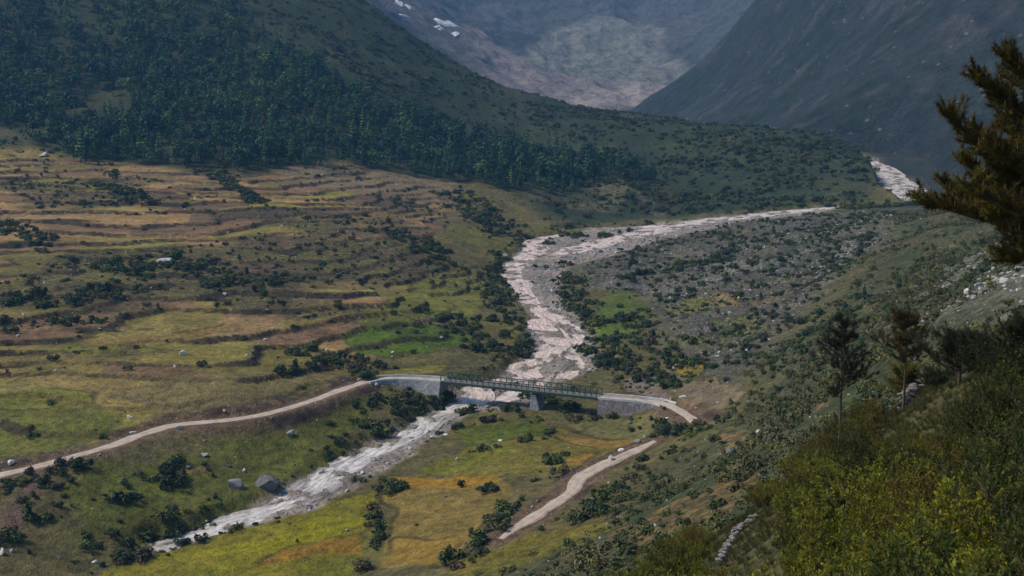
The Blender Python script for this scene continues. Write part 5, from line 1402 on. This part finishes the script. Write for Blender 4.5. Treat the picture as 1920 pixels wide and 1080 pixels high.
# ------------------------------------------------------------------ labels that say which one
PLACES = [(506, 900, 'the huge dark grey boulder'), (441, 905, 'the pale pointed boulder'), (384, 855, 'the flat meadow boulder'), (178, 1054, 'the lowest white boulder on the left bank'), (10, 1038, 'the white boulders at the lower left edge'),
    (240, 1014, 'the white boulder on the dark lower bank'), (545, 815, 'the mossy boulder below the left road'), (243, 783, 'the white boulder above the road bend'), (110, 870, 'the left end of the road'), (343, 665, 'the pale boulder in the terraces'),
    (311, 492, 'the grey slab amid the terraces'), (62, 545, 'the lone round tree on the terraces'), (948, 482, 'the hollow pale boulder'), (1057, 437, 'the white block at the channel split'), (760, 630, 'the bright green field'),
    (832, 713, 'the left end of the bridge'), (1125, 744, 'the right end of the bridge'), (980, 740, 'the middle of the bridge'), (858, 862, 'the pointed boulder by the ochre field'), (812, 822, 'the rounded bank boulder'),
    (938, 827, 'the flat white stone in the green strip'), (1147, 862, 'the white boulders by the track'), (1228, 826, 'the upper end of the lower track'), (945, 1003, 'the lower end of the track'), (1075, 910, 'the bend of the lower track'),
    (836, 930, 'the little cairn'), (700, 1000, 'the hedge between the two bottom fields'), (1281, 746, 'the long pale boulder above the road'), (1318, 802, 'the end of the right hand road'), (1290, 690, 'the small golden field'),
    (1290, 580, 'the small yellow field across the river'), (1150, 600, 'the green meadow on the right bank'), (1450, 430, 'the small conifer among the stones'), (1378, 850, 'the dark low rock slab'), (1620, 550, 'the conifer halfway up the right slope'),
    (1615, 645, 'the lower conifer on the right slope'), (1250, 960, 'the bare brown patch of the near slope'), (1860, 520, 'the scree streak on the right slope'), (1573, 760, 'the leftmost young pine'), (1690, 700, 'the rusty young pine'), (1480, 600, 'the dark scrub at the slope foot'),
    (1040, 640, 'the pale rapids above the bridge'), (740, 830, 'the rapids below the bridge'), (900, 400, 'the dark bank under the forest end'), (640, 320, 'the notch of the forest edge'), (270, 380, 'the broad tree of the upper terraces'), (1250, 430, 'the wide upper reach of the river')]
label_by_place(made_shrubs, 'sizeable dark shrub', 'dark shrub', PLACES)
label_by_place(made_slope, 'large grey green shrub', 'grey green shrub', PLACES)
label_by_place(made_rocks, 'sizeable loose rock', 'pale loose rock', PLACES)
WOODS = [(83, 290, 'the white outcrop at the forest foot'), (190, 195, 'the small clearing in the forest'), (30, 230, 'the left end of the forest edge'), (215, 320, 'the pale green tree under the forest'), (415, 310, 'the light green tree at the notch'), (500, 320, 'the notch in the forest edge'), (300, 300, 'the straight part of the forest edge'),
    (720, 320, 'the dark bulge of the forest edge'), (850, 335, 'the forest edge above the last terraces'), (960, 340, 'the forest tip above the river bank'), (1060, 345, 'the far tip of the forest'), (1180, 330, 'the bare patch on the spur'), (620, 300, 'the step of the forest edge')]
SPUR = [(1100, 350, 'the forest tip'), (1150, 375, 'the pale grassy patch above the river'), (1300, 320, 'the middle of the spur'), (1450, 320, 'the broad face of the spur'), (1400, 390, 'the foot of the spur by the river'), (1600, 300, 'the right end of the spur'), (1640, 360, 'the white rapids behind the spur'), (1300, 240, 'the crest of the spur'), (1500, 256, 'the far crest of the spur'), (1000, 390, 'the dark bank above the river'), (1220, 400, 'the side channel at the hill foot'), (1500, 385, 'the thin far end of the river')]
for kind, sel in (('pointed conifer', lambda o: 'forest_tree' in o.name and o.data in TREES[3:]), ('rounded leafy tree', lambda o: o.data in TREES[:3])):
    label_by_place([o for o in made_trees if sel(o)], kind + ' of the forest', kind + ' of the forest', WOODS)
label_by_place(made_hill, 'bush on the spur', 'bush on the spur', SPUR)
NEAR = [(1573, 800, 'the leftmost young pine'), (1690, 720, 'the rusty young pine'), (1788, 760, 'the rightmost young pine'), (1868, 780, 'the small half hidden pine'), (1380, 1015, 'the lower stone wall'), (1713, 752, 'the upper stone wall'), (1850, 672, 'the white fallen slab'), (1900, 560, 'the drooping boughs of the big pine'),
    (1900, 1060, 'the lower right corner'), (1650, 1060, 'the bottom edge right of the stone wall'), (1500, 900, 'the outer left shoulder of the thicket'), (1150, 1050, 'the bottom edge below the bare patch'), (960, 1070, 'the left tip of the thicket at the bottom'), (1280, 1010, 'the slope left of the stone wall'), (1650, 900, 'the middle of the thicket'), (1880, 880, 'the right edge of the thicket')]
for k, noun in ((0, 'yellow green leafy bush'), (1, 'dark leafy bush'), (2, 'rusty tinged bush')):
    label_by_place([o for q, o in made_bush if q == k], noun, noun, NEAR)
tufts = [o for o in COL.objects if o.name.startswith('grass_tuft')]
for o, w in zip(tufts, ('nearest the stone wall, lowest', 'second up from the lowest', 'third up and farthest from the wall')): o['label'] = 'dry grass tuft on the near slope, ' + w
